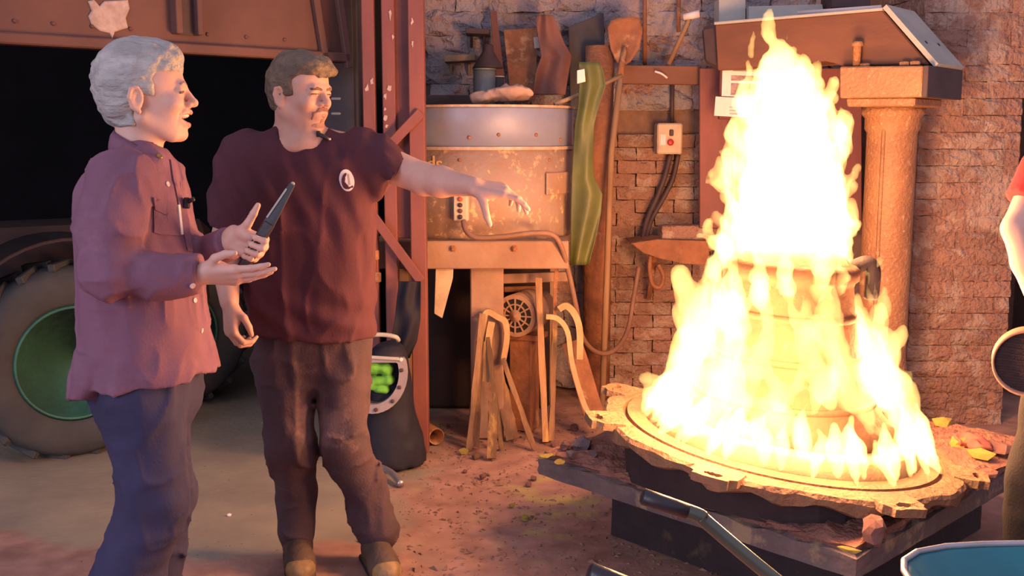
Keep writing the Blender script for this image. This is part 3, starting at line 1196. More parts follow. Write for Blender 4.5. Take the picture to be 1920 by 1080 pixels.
# ---------------------------------------------------------------- things against the wall above the mill
def build_wall_things():
    m1 = mat('dark_red_board', (.17, .07, .055), (.11, .05, .042), 5, .8, bump=.3, stretch=(1, 1, .3))
    tag(px_prism('leaning_board', [(919, 22), (931, 20), (951, 190), (934, 190)], 6.05, .03, m1, dd=[6.13, 6.13, 6.0, 6.0]), 'narrow dark red board leaning on the wall behind the cans', 'board')
    tag(px_prism('leaning_board', [(944, 56), (1008, 52), (1004, 188), (958, 190)], 6.0, .025, M_RUST, dd=[6.12, 6.12, 5.98, 5.98]), 'rusty brown sheet leaning on the wall above the paper bag', 'board')
    # leather apron: hanging sheet with folds
    rows = [(28, 1008, 1036), (45, 1006, 1044), (80, 1010, 1058), (105, 1015, 1072), (140, 1004, 1066), (178, 1000, 1060)]
    o = cloth_sheet('leather_apron', rows, 5.92, .02, mat('brown_leather', (.22, .09, .06), (.16, .065, .045), 6, .6, bump=.3), 1.1, .006)
    tag(o, 'brown leather apron hanging on the wall right of the rusty sheet', 'apron')
    o = px_prism('tin_plate', [(1000, 70), (1012, 69), (1013, 90), (1002, 91)], 5.94, .006, M_GREYSTEEL, dd=[6.05] * 4)
    tag(o, 'small pale tin plate on the rusty sheet', 'plate')
    tag(px_prism('dark_sheet', [(1066, 50), (1132, 24), (1136, 150), (1092, 205), (1070, 205)], 6.08, .02, M_DARKGREY), 'dark grey sheet metal standing behind the green tarp', 'sheet metal')  # stands in for the shadow on the wall behind the tarp
    E = empty('wall_shelf', at(895, 62, 6.2), 'small dark shelf on brackets on the stone wall', 'shelf')
    box_between('board', at(874, 60, 6.14), at(918, 62, 6.14), .03, .18, M_DARKSTEEL, E, (0, -1, 0))
    for x in (884, 908):
        box_between('bracket', at(x, 66, 6.2), at(x, 88, 6.24), .015, .03, M_DARKSTEEL, E)
    E = empty('wall_ledge', at(865, 112, 6.2), 'bare wooden ledge board on the stone wall left of the cans', 'shelf')
    box_between('board', at(834, 112, 6.14), at(892, 109, 6.14), .035, .16, M_WOOD, E, (0, -1, 0))
    for x in (846, 880):
        box_between('bracket', at(x, 118, 6.2), at(x, 140, 6.24), .015, .03, M_WOOD, E)
    # black funnel standing over the can
    c = at(915, 118, 5.95)
    prof = [(.085, at(915, 128, 5.95).z), (.08, at(915, 124, 5.95).z), (.03, at(915, 96, 5.95).z), (.028, at(915, 84, 5.95).z), (.02, at(915, 83, 5.95).z)]
    o = link('steel_funnel', lathe_mesh(prof, 32, Matrix.Translation((c.x, 5.95, 0))), M_DARKSTEEL, None, True)
    tag(o, 'dark upturned steel funnel hanging behind the tall can', 'funnel')
    # pipes on the wall
    tag(tube('wall_pipe', [at(1209, -60, 6.15), at(1209, 122, 6.15)], .012, M_RUST), 'thin rusty pipe running up the wall beside the shovel blade', 'pipe')
    tag(tube('wall_pipe', [at(1273, -60, 6.15), at(1272, 60, 6.15)], .012, M_RUST), 'thin rusty pipe running up the wall above the white grip', 'pipe')


def cloth_sheet(name, rows, d, amp, m, nf=4.0, thick=.008, parent=None, lean=0.0, seed=0):
    """hanging sheet: rows (y, xl, xr) in the vertical plane at depth d, with folds in depth"""
    ys = [r[0] for r in rows]
    NY, NX = 44, 30
    verts, faces = [], []
    for s in (0, 1):
        for i in range(NY):
            y = ys[0] + (ys[-1] - ys[0]) * i / (NY - 1)
            xl = np.interp(y, ys, [r[1] for r in rows])
            xr = np.interp(y, ys, [r[2] for r in rows])
            for j in range(NX):
                u = j / (NX - 1)
                f = math.sin(u * nf * math.pi * 2 + seed + .8 * math.sin(i * .13 + seed)) * amp * (.5 + .5 * i / NY) + math.sin(u * 9.1 + i * .17) * amp * .35
                p = at(xl + (xr - xl) * u, y, d + f - lean * i / NY)
                verts.append(p + Vector((0, thick * s, 0)))
    k = NX * NY
    for i in range(NY - 1):
        for j in range(NX - 1):
            a = i * NX + j
            faces.append((a, a + NX, a + NX + 1, a + 1))
            faces.append((k + a, k + a + 1, k + a + NX + 1, k + a + NX))
    for i in range(NY - 1):
        for j in (0, NX - 1):
            a = i * NX + j
            q = (a, a + NX, k + a + NX, k + a)
            faces.append(q if j else q[::-1])
    for j in range(NX - 1):
        for i in (0, NY - 1):
            a = i * NX + j
            q = (a, a + 1, k + a + 1, k + a)
            faces.append(q if i == 0 else q[::-1])
    return link(name, mesh_from(verts, faces), m, parent, True)


build_wall_things()


def build_tarp():
    rows = [(116, 1086, 1124), (135, 1084, 1132), (160, 1086, 1136), (200, 1084, 1122), (235, 1078, 1114), (300, 1074, 1112), (335, 1072, 1114), (362, 1071, 1130), (400, 1070, 1127), (450, 1070, 1116), (497, 1069, 1104)]
    m = mat('olive_tarpaulin', (.10, .11, .03), (.065, .075, .022), 5, .5, bump=.15, bscale=30, c3=(.13, .135, .045), c3scale=3, c3amt=.36)
    o = cloth_sheet('green_tarp', rows, 5.35, .016, m, 1.0, .01, seed=2)
    tag(o, 'olive green tarpaulin hanging in folds right of the sand mill', 'tarpaulin')
    t = px_prism('tag', [(1082, 132), (1096, 129), (1098, 153), (1082, 157)], 5.30, .006, M_PAPER, o)
    tag(t, 'small cream paper tag')
    # what it hangs on: hook
    tag(tube('rusty_post', [Vector((at(1120, 500, 6.0).x, 6.0, 0)), Vector((at(1120, 500, 6.0).x, 6.0, 2.0))], .079, M_RUST, None, 24), 'stout rusty steel post standing behind the green tarp', 'post')


build_tarp()


def build_shovel():
    E = empty('shovel', at(1172, 80, 5.9), 'old shovel propped on the wall, blade up beside the green tarp', 'shovel')
    out = [(1139, 52), (1146, 38), (1160, 34), (1184, 31), (1200, 33), (1205, 60), (1198, 92), (1182, 116), (1168, 124), (1156, 116), (1145, 92)]
    n = len(out)
    cx, cy = 1171, 75
    verts, faces = [], []
    for layer in (0, 1):
        for ring in (1.0, .8, .55, .25):
            for (x, y) in out:
                p = at(cx + (x - cx) * ring, cy + (y - cy) * ring, 5.88)
                p.y += .03 * (1 - ring ** 2) + layer * .006
                verts.append(p)
        p = at(cx, cy, 5.88)
        p.y += .03 + layer * .006
        verts.append(p)
    st = 4 * n + 1
    for L in (0, 1):
        for r in range(3):
            for i in range(n):
                q = (L * st + r * n + i, L * st + r * n + (i + 1) % n, L * st + (r + 1) * n + (i + 1) % n, L * st + (r + 1) * n + i)
                faces.append(q if L else q[::-1])
        for i in range(n):
            q = (L * st + 3 * n + i, L * st + 3 * n + (i + 1) % n, L * st + 4 * n)
            faces.append(q if L else q[::-1])
    for i in range(n):
        faces.append((i, (i + 1) % n, st + (i + 1) % n, st + i))
    link('blade', mesh_from(verts, faces), M_RUST, E, True)
    tube('socket', [at(1172, 88, 5.885), at(1166, 122, 5.88), at(1162, 150, 5.87)], [.012, .02, .019], M_RUST, E)
    bot = atz(1150, 690, .02)
    tube('shaft', [at(1163, 145, 5.87), at(1146, 290, 5.85), Vector((at(1132, 500, 5.6).x, 5.6, .05))], [.018, .017, .017], M_WOOD, E)


build_shovel()


def build_wall_electrics():
    tag(box_between('steel_channel', at(1165, 140, 6.02), at(1313, 142, 6.02), .10, .06, M_BEAM, None, (0, -1, 0)), 'rust-red steel channel fixed across the wall above the switch box', 'channel')
    tag(tube('rope_end', smooth_path([at(1228, 134, 5.96), at(1240, 138, 5.95), at(1251, 146, 5.955)], 5), .006, M_PAPER, None, 8), 'short pale rope end on the steel channel', 'rope')
    E = empty('wooden_lever', at(1280, 80, 6.0), 'slanting wooden lever with a white grip above the steel channel', 'lever')
    tube('shaft', [at(1254, 120, 6.0), at(1284, 55, 5.95), at(1292, 36, 5.93)], .013, M_WOOD, E)
    tube('grip', [at(1282, 32, 5.93), at(1312, 26, 5.9)], [.018, .021], M_PAPER, E)
    E = empty('switch_box', at(1256, 260, 6.1), 'cream wall switch box with red button on the brick wall', 'switch box')
    a, b = at(1233, 231, 6.08), at(1279, 289, 6.08)
    c = (a + b) / 2
    box('case', (c.x, 6.15, c.z), (b.x - a.x, .14, a.z - b.z), M_CREAM, E, None, .008)
    p = at(1257, 267, 6.075)
    link('button', lathe_mesh([(.018, 0), (.018, .012), (.012, .016)], 18, Matrix.Translation(p) @ Matrix.Rotation(math.pi / 2, 4, 'X')), mat('red_button', (.5, .03, .02), None, 5, .4, bump=0), E, True)
    p = at(1259, 249, 6.075)
    box('toggle', p, (.022, .02, .035), M_DARKSTEEL, E)
    a = at(1243, 262, 6.078)
    box('rating_plate', a, (.03, .006, .06), M_PAPER, E, None, 0)
    tube('conduit', [at(1261, 150, 6.2), at(1260, 232, 6.2)], .012, M_DARKSTEEL, E)
    tube('cable', smooth_path([at(1257, 290, 6.18), at(1247, 330, 6.17), at(1232, 370, 6.17), at(1214, 410, 6.15), at(1205, 448, 6.1)], 5), .015, M_DARKSTEEL, E)
    tube('cable', smooth_path([at(1272, 290, 6.18), at(1262, 335, 6.17), at(1244, 372, 6.17), at(1222, 412, 6.15), at(1212, 448, 6.1)], 5), .013, M_DARKSTEEL, E)
    # wall ledge with hook
    E = empty('iron_ledge', at(1250, 470, 5.95), 'rusty iron ledge jutting from the wall, hook hanging below', 'ledge')
    px_prism('shelf_plate', [(1183, 456), (1232, 449), (1330, 452), (1330, 498), (1282, 494), (1236, 484), (1205, 474)], 5.85, .3, M_RUST, E, .004)
    tube('hook', smooth_path([at(1220, 478, 5.9), at(1218, 505, 5.9), at(1224, 534, 5.9), at(1238, 538, 5.9), at(1244, 518, 5.9), at(1234, 496, 5.9)], 5), .012, M_RUST, E)
    box_between('strut', at(1228, 480, 5.95), at(1216, 560, 6.2), .03, .02, M_RUST, E)
    o = box('loose_brick', at(1280, 436, 5.98), (.26, .11, .085), M_BRICK, None, basis((1, .1, 0)), .006)
    tag(o, 'loose sooty brick lying on the iron ledge', 'brick')
    o = box('loose_brick', at(1336, 430, 6.02), (.09, .10, .12), M_BRICK, None, basis((1, -.3, .1)), .006)
    tag(o, 'half brick on end on the iron ledge beside the flames', 'brick')


build_wall_electrics()


# ================================================================ the iron press: column, head block, slanting bracket
def build_press():
    a = math.radians(40)
    u = Vector((-math.cos(a), math.sin(a), 0))
    nb = Vector((math.sin(a), math.cos(a), 0))      # away from the face
    E = empty('iron_press', (at(1660, 500, 5.2).x, 5.2, 0), 'old iron press frame with round column and slanting red beam', 'press')

    def onplane(px, py, Q, off=0):
        r = ray(px, py)
        n = -nb
        t = (Q - Vector((0, 0, CAMZ))).dot(n) / r.dot(n)
        return Vector((0, 0, CAMZ)) + r * t

    def slab(name, pxs, Q, t, m, bev=.006):
        P = [onplane(x, y, Q) for x, y in pxs]
        n = len(P)
        bm = bmesh.new()
        vs = [bm.verts.new(p) for p in P] + [bm.verts.new(p + nb * t) for p in P]
        bm.faces.new(vs[:n])
        bm.faces.new(vs[n:][::-1])
        for i in range(n):
            bm.faces.new((vs[i], vs[(i + 1) % n], vs[n + (i + 1) % n], vs[n + i]))
        if bev: bmesh.ops.bevel(bm, geom=bm.edges[:], offset=bev, segments=1, affect='EDGES')
        return link(name, bm_mesh(bm), m, E)
    Q1 = at(1655, 70, 5.02)
    slab('beam', [(1340, 46), (1655, 19), (1742, 121), (1576, 123), (1548, 112), (1345, 132)], Q1, .30, M_BEAM)
    # slanting cap plate over the beam end
    q0, q1 = onplane(1655, 15, Q1 - nb * .01), onplane(1752, 126, Q1 - nb * .01)
    w = .36
    d = (q1 - q0).normalized()
    nn = d.cross(nb).normalized()
    if nn.z < 0: nn = -nn
    P = [q0, q1, q1 + nb * w, q0 + nb * w]
    bm = bmesh.new()
    vs = [bm.verts.new(p) for p in P] + [bm.verts.new(p + nn * .022) for p in P]
    for f in ((3, 2, 1, 0), (4, 5, 6, 7), (0, 1, 5, 4), (1, 2, 6, 5), (2, 3, 7, 6), (3, 0, 4, 7)):
        bm.faces.new([vs[i] for i in f])
    link('cap_plate', bm_mesh(bm), M_GREYSTEEL, E)
    for s in (.28, .75):
        p = q0.lerp(q1, .62) + nb * w * s + nn * .022
        link('bolt_hole', lathe_mesh([(.009, -.002), (.009, .002)], 12, Matrix.Translation(p) @ nn.to_track_quat('Z', 'Y').to_matrix().to_4x4()), M_SLOT, E)
    # top edge strip
    p0, p1 = onplane(1340, 44, Q1 - nb * .006), onplane(1656, 17, Q1 - nb * .006)
    box_between('top_edge', p0 + nb * .15, p1 + nb * .15, .32, .014, M_GREYSTEEL, E, (0, 0, 1))
    Q2 = at(1730, 150, 4.80)
    slab('head_block', [(1574, 125), (1730, 123), (1730, 182), (1574, 184)], Q2, .46, M_IRON)
    p0, p1 = onplane(1730, 124, Q2), onplane(1730, 182, Q2)
    c = (p0 + p1) / 2 + nb * .23 - u * .012
    box('end_plate', c, (.024, .47, p0.z - p1.z + .004), M_DARKSTEEL, E, basis(u, (0, 0, 1)), .003)  # block's end face turned from the fire, its shade set as dark colour
    slab('lower_step', [(1586, 184), (1716, 183), (1714, 199), (1588, 200)], Q2 + nb * .03, .36, M_IRON)
    # bolts standing on the head block
    Tz = onplane(1606, 124, Q2)
    b = onplane(1606, 122, Q2 + nb * .05)
    t = onplane(1606, 80, Q2 + nb * .05)
    b.z = Tz.z - .01
    M = Matrix.Translation(b)
    h = t.z - b.z
    link('tall_bolt', lathe_mesh([(.018, 0), (.018, h * .85), (.026, h * .87), (.026, h), (.0200, h + .006)], 14, M), M_IRON, E, True)
    for x in (1622, 1696, 1716):
        q = onplane(x, 123, Q2 + nb * .05)
        q.z = Tz.z - .002
        link('bolt', lathe_mesh([(.024, 0), (.024, .014), (.012, .018)], 6, Matrix.Translation(q)), M_IRON, E)
    # column with flared foot
    cx = at(1660, 500, 5.25)
    zt = onplane(1660, 199, Q2 + nb * .03).z
    r = .118
    prof = [(.36, 0), (.36, .03), (.30, .05), (.22, .09), (.165, .17), (.135, .28), (r, .42), (r, zt - .12), (r + .012, zt - .10), (r + .012, zt - .05), (r + .03, zt - .03), (r + .03, zt)]
    link('column', lathe_mesh(prof, 48, Matrix.Translation((cx.x, 5.25, 0))), M_IRON, E, True)
    link('column_seam', box_mesh((.014, .02, zt - .6), .003, 1, Matrix.Translation((cx.x - .075, 5.25 - .095, (zt + .4) / 2))), M_IRON, E)
    # dark machine cheek at the left of the beam
    slab('beam_end', [(1312, 50), (1345, 44), (1350, 134), (1318, 118)], Q1 + nb * .06, .22, M_DARKSTEEL, .02)
    # upright red plate behind
    px_prism('backing_plate', [(1312, 128), (1616, 128), (1616, 428), (1312, 428)], 5.9, .03, M_REDPAINT, E, .004)
    # stuff resting on the beam
    zt = p0.z
    o = px_prism('steel_channel', [(1348, -2), (1398, -2), (1398, 40), (1348, 44)], 5.75, .14, M_GREYSTEEL)
    tag(o, 'grey steel block standing on the left of the red beam', 'steel block')
    o = px_prism('steel_channel', [(1404, 12), (1542, 8), (1546, 30), (1404, 38)], 5.7, .12, M_GREYSTEEL)
    tag(o, 'grey steel channel lying along the red beam', 'channel')
    o = tube('steel_rod', [onplane(1496, 24, Q1 + nb * .1), onplane(1652, 13, Q1 + nb * .1)], .009, M_PAPER)
    tag(o, 'thin pale rod lying on top of the red beam', 'rod')
    o = px_prism('dark_crate', [(1560, -30), (1632, -30), (1632, 12), (1560, 14)], 5.6, .2, M_DARKSTEEL)
    tag(o, 'dark crate on top of the red beam', 'crate')


build_press()


def build_notice():
    E = empty('paper_notice', at(1390, 150, 5.8), 'printed paper sheets with pictures pinned to the red plate left of the flames', 'notice')
    d = 5.60
    s1 = px_prism('upper_sheet', [(1362, 95), (1436, 98), (1432, 184), (1353, 180), (1355, 122), (1361, 118)], d, .004, M_PAPER, E, 0)
    for (pts) in ([(1375, 104), (1430, 106), (1428, 135), (1374, 133)], [(1371, 141), (1424, 143), (1423, 152), (1371, 151)], [(1371, 156), (1422, 158), (1421, 179), (1370, 178)]):
        px_prism('printed_picture', pts, d - .003, .003, M_INK, s1, 0)
    s2 = px_prism('lower_sheet', [(1342, 181), (1422, 185), (1418, 221), (1339, 217)], d - .01, .004, M_PAPER, E, 0)
    for y in (200, 206, 212):
        px_prism('printed_line', [(1368, y), (1414, y + 2), (1414, y + 4), (1368, y + 2)], d - .013, .003, M_INKLINE, s2, 0)
    box('backing_board', at(1392, 158, d + .03), (.24, .03, .36), M_REDDARK, E)
    tube('post', [at(1380, 220, d + .02), Vector((at(1380, 300, d + .02).x, d + .02, .0))], .009, M_CREAM, E)


build_notice()

# ================================================================ wood offcuts and straps leaning under the mill
def build_offcuts():
    L = [(906, 588, 879, 842, 11, 'long dark slat leaning on the mill leg, leftmost'),  # real slat below, upper half stands in for the leg's shaded side
         (918, 600, 911, 712, 0, ''),
         (933, 700, 962, 824, 24, 'broad split board with yellow edge leaning under the mill'),
         (943, 672, 1002, 842, 9, 'slim stick leaning right of the broad split board'),
         (924, 752, 922, 860, 17, 'short orange board standing in front of the mill leg'),
         (915, 632, 940, 842, 8, 'thin crooked slat between the short board and the mill leg'),
         (1009, 521, 1023, 828, 12, 'tall straight slat leaning on the motor'),
         (1040, 604, 1034, 826, 10, 'second straight slat right of the motor'),
         (900, 640, 893, 838, 12, 'dark slat standing close against the mill leg')]
    for x0, y0, x1, y1, w, lab in L:
        if not w: continue
        b = atz(x1, y1, .012)
        t = at(x0, y0, b.y + .12)
        d = (b - t)
        wm = w * b.y / FPX
        R = basis(d, (0, -1, 0))
        Ln = d.length
        bm = bmesh.new()
        bmesh.ops.create_cube(bm, size=1)
        bmesh.ops.subdivide_edges(bm, edges=[e for e in bm.edges if abs(e.verts[0].co.x - e.verts[1].co.x) > .5], cuts=6)
        rr = random.Random(x0)
        for v in bm.verts:
            j = 1 + rr.uniform(-.14, .14)
            v.co = Vector((v.co.x * Ln, v.co.y * wm * j + rr.uniform(-.003, .003), v.co.z * .022 * j))
        bm.transform(Matrix.Translation((t + b) / 2) @ R.to_4x4())
        o = link('wood_offcut', bm_mesh(bm), M_WOODY)
        tag(o, lab, 'offcut', 'wood offcuts leaning under the mill')

    def strap(pts, w, t, m, lab):
        P = smooth_path([at(*p) for p in pts], 5)
        verts, faces = [], []
        for i, p in enumerate(P):
            d = (P[min(i + 1, len(P) - 1)] - P[max(i - 1, 0)]).normalized()
            s = d.cross(Vector((0, 1, 0))).normalized() * w / 2
            n = Vector((0, 1, 0)) * t
            verts += [p - s, p + s, p + s + n, p - s + n]
        for i in range(len(P) - 1):
            for k in range(4):
                faces.append((i * 4 + k, i * 4 + (k + 1) % 4, i * 4 + 4 + (k + 1) % 4, i * 4 + 4 + k))
        faces += [(3, 2, 1, 0), tuple((len(P) - 1) * 4 + k for k in range(4))]
        o = link('bent_strap', mesh_from(verts, faces), m)
        return tag(o, lab, 'strap', 'bent straps hung under the mill')
    m = mat('pale_strap', (.48, .32, .16), (.36, .21, .10), 9, .7, bump=.3)
    strap([(905, 640, 5.13), (908, 600, 5.12), (914, 585, 5.12), (932, 594, 5.12), (948, 606, 5.13), (950, 640, 5.14), (942, 684, 5.15)], .028, .03, m, 'pale bent strap hooked over the mill leg')
    strap([(922, 604, 5.11), (916, 640, 5.11), (914, 690, 5.11), (911, 716, 5.11)], .034, .02, m, 'short yellowish strap hanging down the mill leg')
    strap([(1024, 594, 5.1), (1046, 598, 5.1), (1064, 622, 5.1), (1072, 676, 5.1), (1086, 730, 5.08), (1102, 772, 5.02), (1124, 792, 4.95)], .024, .02, m, 'long pale strap curving from the motor down to the mould plate')
    strap([(1048, 580, 5.16), (1062, 574, 5.16), (1078, 590, 5.16), (1087, 620, 5.16), (1087, 674, 5.16)], .032, .03, m, 'thick pale strap bent over beside the cable')
    strap([(1046, 488, 5.2), (1042, 530, 5.2), (1040, 604, 5.2)], .018, .02, M_RUST, 'narrow rusty strap hanging from the stand beam')
    strap([(1072, 640, 5.3), (1088, 690, 5.25), (1104, 745, 5.2), (1122, 800, 5.15)], .10, .02, M_RUST, 'broad rusty plate slanting down behind the long pale strap')


build_offcuts()


def build_pipe():
    r = .042
    m = atz(819, 836, 0)
    a = Vector((m.x, m.y, r + .004))
    d = Vector((-.30, .55, 0)).normalized()
    E = empty('iron_pipe', (a.x, a.y, 0), 'short rusty iron pipe lying on the sand, open end facing out', 'pipe')
    M = Matrix.Translation(a) @ d.to_track_quat('Z', 'Y').to_matrix().to_4x4()
    link('pipe_wall', lathe_mesh([(r - .006, .3), (r - .006, .002), (r - .003, 0), (r, .002), (r, .55), (r - .006, .55)], 32, M), M_RUST, E, True)


build_pipe()


# ================================================================ navy sack with flanged hatch and green cloth
def build_sack():
    d = 4.75
    s = SDF()
    secs = []
    for (y, xl, xr, ry) in ((652, 706, 748, .06), (662, 690, 760, .10), (680, 684, 764, .115), (720, 682, 771, .12), (780, 676, 779, .13), (836, 668, 796, .15)):
        a, b = at(xl, y, d), at(xr, y, d)
        secs.append((a.z, (a.x + b.x) / 2, d + .05, (b.x - a.x) / 2, ry))
    secs.append((0.0, (at(668, 836, d).x + at(798, 836, d).x) / 2, d + .05, (at(798, 836, d).x - at(668, 836, d).x) / 2, .16))
    s.loft(secs, 0, .02)
    s.pos.append(lambda P, D: D + .02 * vnoise(P * np.array([1, 1, .5]), 9, 2) + .01 * vnoise(P, 22, 4))
    me = keep_largest(s.mesh(.012))
    m = mat('navy_canvas', (.014, .013, .024), (.010, .009, .018), 5, .75, bump=.2)
    zmin = min(v.co.z for v in me.vertices)
    for v in me.vertices: v.co.z -= zmin
    E = empty('canvas_sack', (at(730, 800, d).x, d + .1, 0), 'dark navy canvas dust sack with round metal hatch beside the gate frame', 'sack')
    link('sack_body', me, m, E, True)
    # flange: D shape
    df = 4.63
    outer, inner = [], []
    N = 40
    for i in range(N):
        a = math.radians(-22 + 224 * i / (N - 1)) if False else 2 * math.pi * i / N
        for L, rx, ry, top in ((outer, 66, 76, 671), (inner, 50, 59, 680)):
            x, y = 698 + rx * math.cos(a), 700 + ry * math.sin(a)
            L.append((x, max(y, top)))
    po = [at(x, y, df) for x, y in outer]
    pi = [at(x, y, df) for x, y in inner]
    v = po + pi + [p + Vector((0, .025, 0)) for p in po] + [p + Vector((0, .025, 0)) for p in pi]
    f = []
    for i in range(N):
        j = (i + 1) % N
        f += [(i, j, N + j, N + i), (2 * N + i, 3 * N + i, 3 * N + j, 2 * N + j), (i, 2 * N + i, 2 * N + j, j), (N + i, N + j, 3 * N + j, 3 * N + i)]
    fl = link('hatch_flange', mesh_from(v, f), mat('zinc_flange', (.42, .36, .36), (.34, .29, .30), 8, .45, .4, .1), E)
    # recess behind the flange
    rim = [p + Vector((0, .10, 0)) for p in pi]
    pin = [p + Vector((0, .024, 0)) for p in pi]
    me = mesh_from(pin + rim, [(i, (i + 1) % N, N + (i + 1) % N, N + i) for i in range(N)] + [tuple(range(N, 2 * N))])
    link('hatch_recess', me, mat('teal_lining', (.05, .075, .075), None, 5, .7, bump=0), E)
    for (x, y) in ((752, 674), (753, 694), (749, 726), (736, 752), (705, 768)):
        p = at(x, y, df - .001)
        link('bolt', lathe_mesh([(.009, -.002), (.009, .006), (.005, .008)], 8, Matrix.Translation(p) @ Matrix.Rotation(math.pi / 2, 4, 'X')), M_DARKSTEEL if y > 680 else M_PAPER, fl)
    tube('handle', smooth_path([at(680, 632, df + .02), at(700, 628, df), at(722, 628, df), at(742, 632, df), at(747, 638, df + .03)], 4), .010, M_GREYSTEEL, E)
    box_between('hinge_bar', at(684, 669, df - .005), at(748, 673, df - .005), .014, .014, M_GREYSTEEL, E)
    o = cloth_sheet('navy_cloth', [(528, 748, 789), (560, 744, 789), (600, 740, 788), (640, 732, 782), (672, 724, 768)], 4.86, .015, m, 1.2, .012, seed=1)
    tag(o, 'dark navy cloth hanging from the gate frame above the sack', 'cloth')
    # green cloth inside
    s = SDF()
    for (x, y, rx, rz) in ((700, 690, .05, .035), (722, 692, .035, .03), (712, 712, .05, .022), (730, 712, .024, .022), (716, 730, .04, .02), (694, 720, .03, .03)):
        p = at(x, y, 4.69)
        s.ell(p, (rx, .04, rz), k=.012)
    s.pos.append(lambda P, D: D + .012 * np.abs(vnoise(P, 22, 1)) * 1.5 - .004)
    o = link('green_cloth', keep_largest(s.mesh(.006)), mat('lime_green_cloth', (.16, .50, .06), (.11, .36, .045), 9, .8, bump=.2), None, True)
    tag(o, 'lime green cloth stuffed into the sack hatch', 'cloth')
    P = smooth_path([atz(690, 872, .045), atz(714, 876, .04), atz(736, 888, .035), atz(752, 908, .018)], 6)
    tag(tube('bent_tube', P, [.012 + .004 * i / len(P) for i in range(len(P))], mat('bright_tube', (.5, .45, .44), (.4, .35, .34), 8, .35, .7, .1), None, 12), 'bent bright metal tube lying on the sand beside the man in burgundy', 'tube')


build_sack()


# ================================================================ tractor in the bay
def build_tractor():
    M_TYRE = mat('dusty_tyre', (.06, .06, .06), (.042, .043, .045), 5, .9, bump=.4, bscale=30)
    M_GREEN = mat('green_rim', (.04, .16, .11), (.025, .09, .07), 3, .55, bump=.1)
    M_TRED = mat('tractor_brown', (.035, .022, .022), (.028, .018, .02), 4, .8, bump=.1)
    E = empty('tractor', (-2.5, 5.3, 0), 'tractor with dusty tyres and green wheel rim parked in the dark bay', 'tractor')

    def wheel(px, py_c, d, R, W, ax, nm='wheel'):
        c = at(px, py_c, d)
        c.z = R
        M = Matrix.Translation(c) @ Vector(ax).normalized().to_track_quat('Z', 'Y').to_matrix().to_4x4()
        ri = R * .60
        prof = [(ri, -W * .42), (ri + .02, -W * .47), (R * .82, -W * .52), (R * .93, -W * .47), (R * .985, -W * .38), (R, -W * .25), (R, W * .25), (R * .985, W * .38), (R * .93, W * .47), (R * .82, W * .52), (ri + .02, W * .47), (ri, W * .42)]
        # prof is around; make closed ring
        n = 56
        verts, faces = [], []
        for (r, z) in prof:
            for k in range(n):
                a = 2 * math.pi * k / n
                verts.append(M @ Vector((r * math.cos(a), r * math.sin(a), z)))
        m = len(prof)
        for i in range(m):
            for k in range(n):
                faces.append((i * n + k, i * n + (k + 1) % n, ((i + 1) % m) * n + (k + 1) % n, ((i + 1) % m) * n + k))
        t = link('tyre', mesh_from(verts, faces), M_TYRE, E, True)
        rim = lathe_mesh([(ri + .004, -W * .43), (ri - .012, -W * .44), (ri - .02, -W * .36), (ri - .03, -W * .1), (ri * .72, W * .02), (ri * .45, -W * .02), (ri * .42, -W * .12), (ri * .2, -W * .14), (ri * .18, -W * .22), (.01, -W * .24)], 48, M)
        r = link('rim', rim, M_GREEN, t, True)
        for i in range(6):
            a = 2 * math.pi * i / 6
            q = M @ Vector((ri * .58 * math.cos(a), ri * .58 * math.sin(a), 0))
            link('wheel_nut', lathe_mesh([(.018, -.03), (.018, .02)], 6, M @ Matrix.Translation((ri * .58 * math.cos(a), ri * .58 * math.sin(a), -.0))), M_TYRE, t)
        for i in range(20):
            a = 2 * math.pi * i / 20
            for sgn in (-1, 1):
                L = Matrix.Rotation(a + sgn * .08, 4, 'Z') @ Matrix.Translation((R + .004, 0, sgn * W * .22)) @ Matrix.Rotation(sgn * .7, 4, 'X')
                link('tread_lug', box_mesh((.035, .035, W * .5), .004, 1, M @ L), M_TYRE, t)
        return c
    c = wheel(130, 672, 5.02, .455, .30, (-.58, .81, 0))
    wheel(318, 690, 5.95, .43, .28, (-.42, .91, 0))
    # mudguard above the big wheel and body behind
    ax = Vector((-.58, .81, 0)).normalized()
    M = Matrix.Translation(c + Vector((0, 0, .03))) @ ax.to_track_quat('Z', 'Y').to_matrix().to_4x4()
    verts, faces = [], []
    K = 18
    X = (M.to_3x3().inverted() @ Vector((0, 0, 1)))
    a_up = math.atan2(X.y, X.x)
    for r in (.55, .565):
        for i in range(K):
            a = a_up - 1.2 + 2.4 * i / (K - 1)
            for z in (-.16, .22):
                verts.append(M @ Vector((r * math.cos(a), r * math.sin(a), z)))
    for s in (0, 1):
        for i in range(K - 1):
            b = s * 2 * K + 2 * i
            q = (b, b + 1, b + 3, b + 2)
            faces.append(q if s else q[::-1])
    for i in range(K - 1):
        for z in (0, 1):
            b = 2 * i + z
            faces.append((b, b + 2, 2 * K + b + 2, 2 * K + b))
    faces += [(0, 1, 2 * K + 1, 2 * K), (2 * K - 2, 2 * K - 1, 4 * K - 1, 4 * K - 2)]
    link('mudguard', mesh_from(verts, faces), M_TRED, E, True)
    sd = Vector((ax.y, -ax.x, 0))
    bc = c + ax * .75 + Vector((0, 0, .35))
    box('body', bc + sd * .25, (1.3, .6, .5), M_TRED, E, basis(sd, (0, 0, 1)), .06)
    box_between('axle', c, c + ax * .8, .12, .12, M_DARKSTEEL, E, (0, 0, 1))


build_tractor()

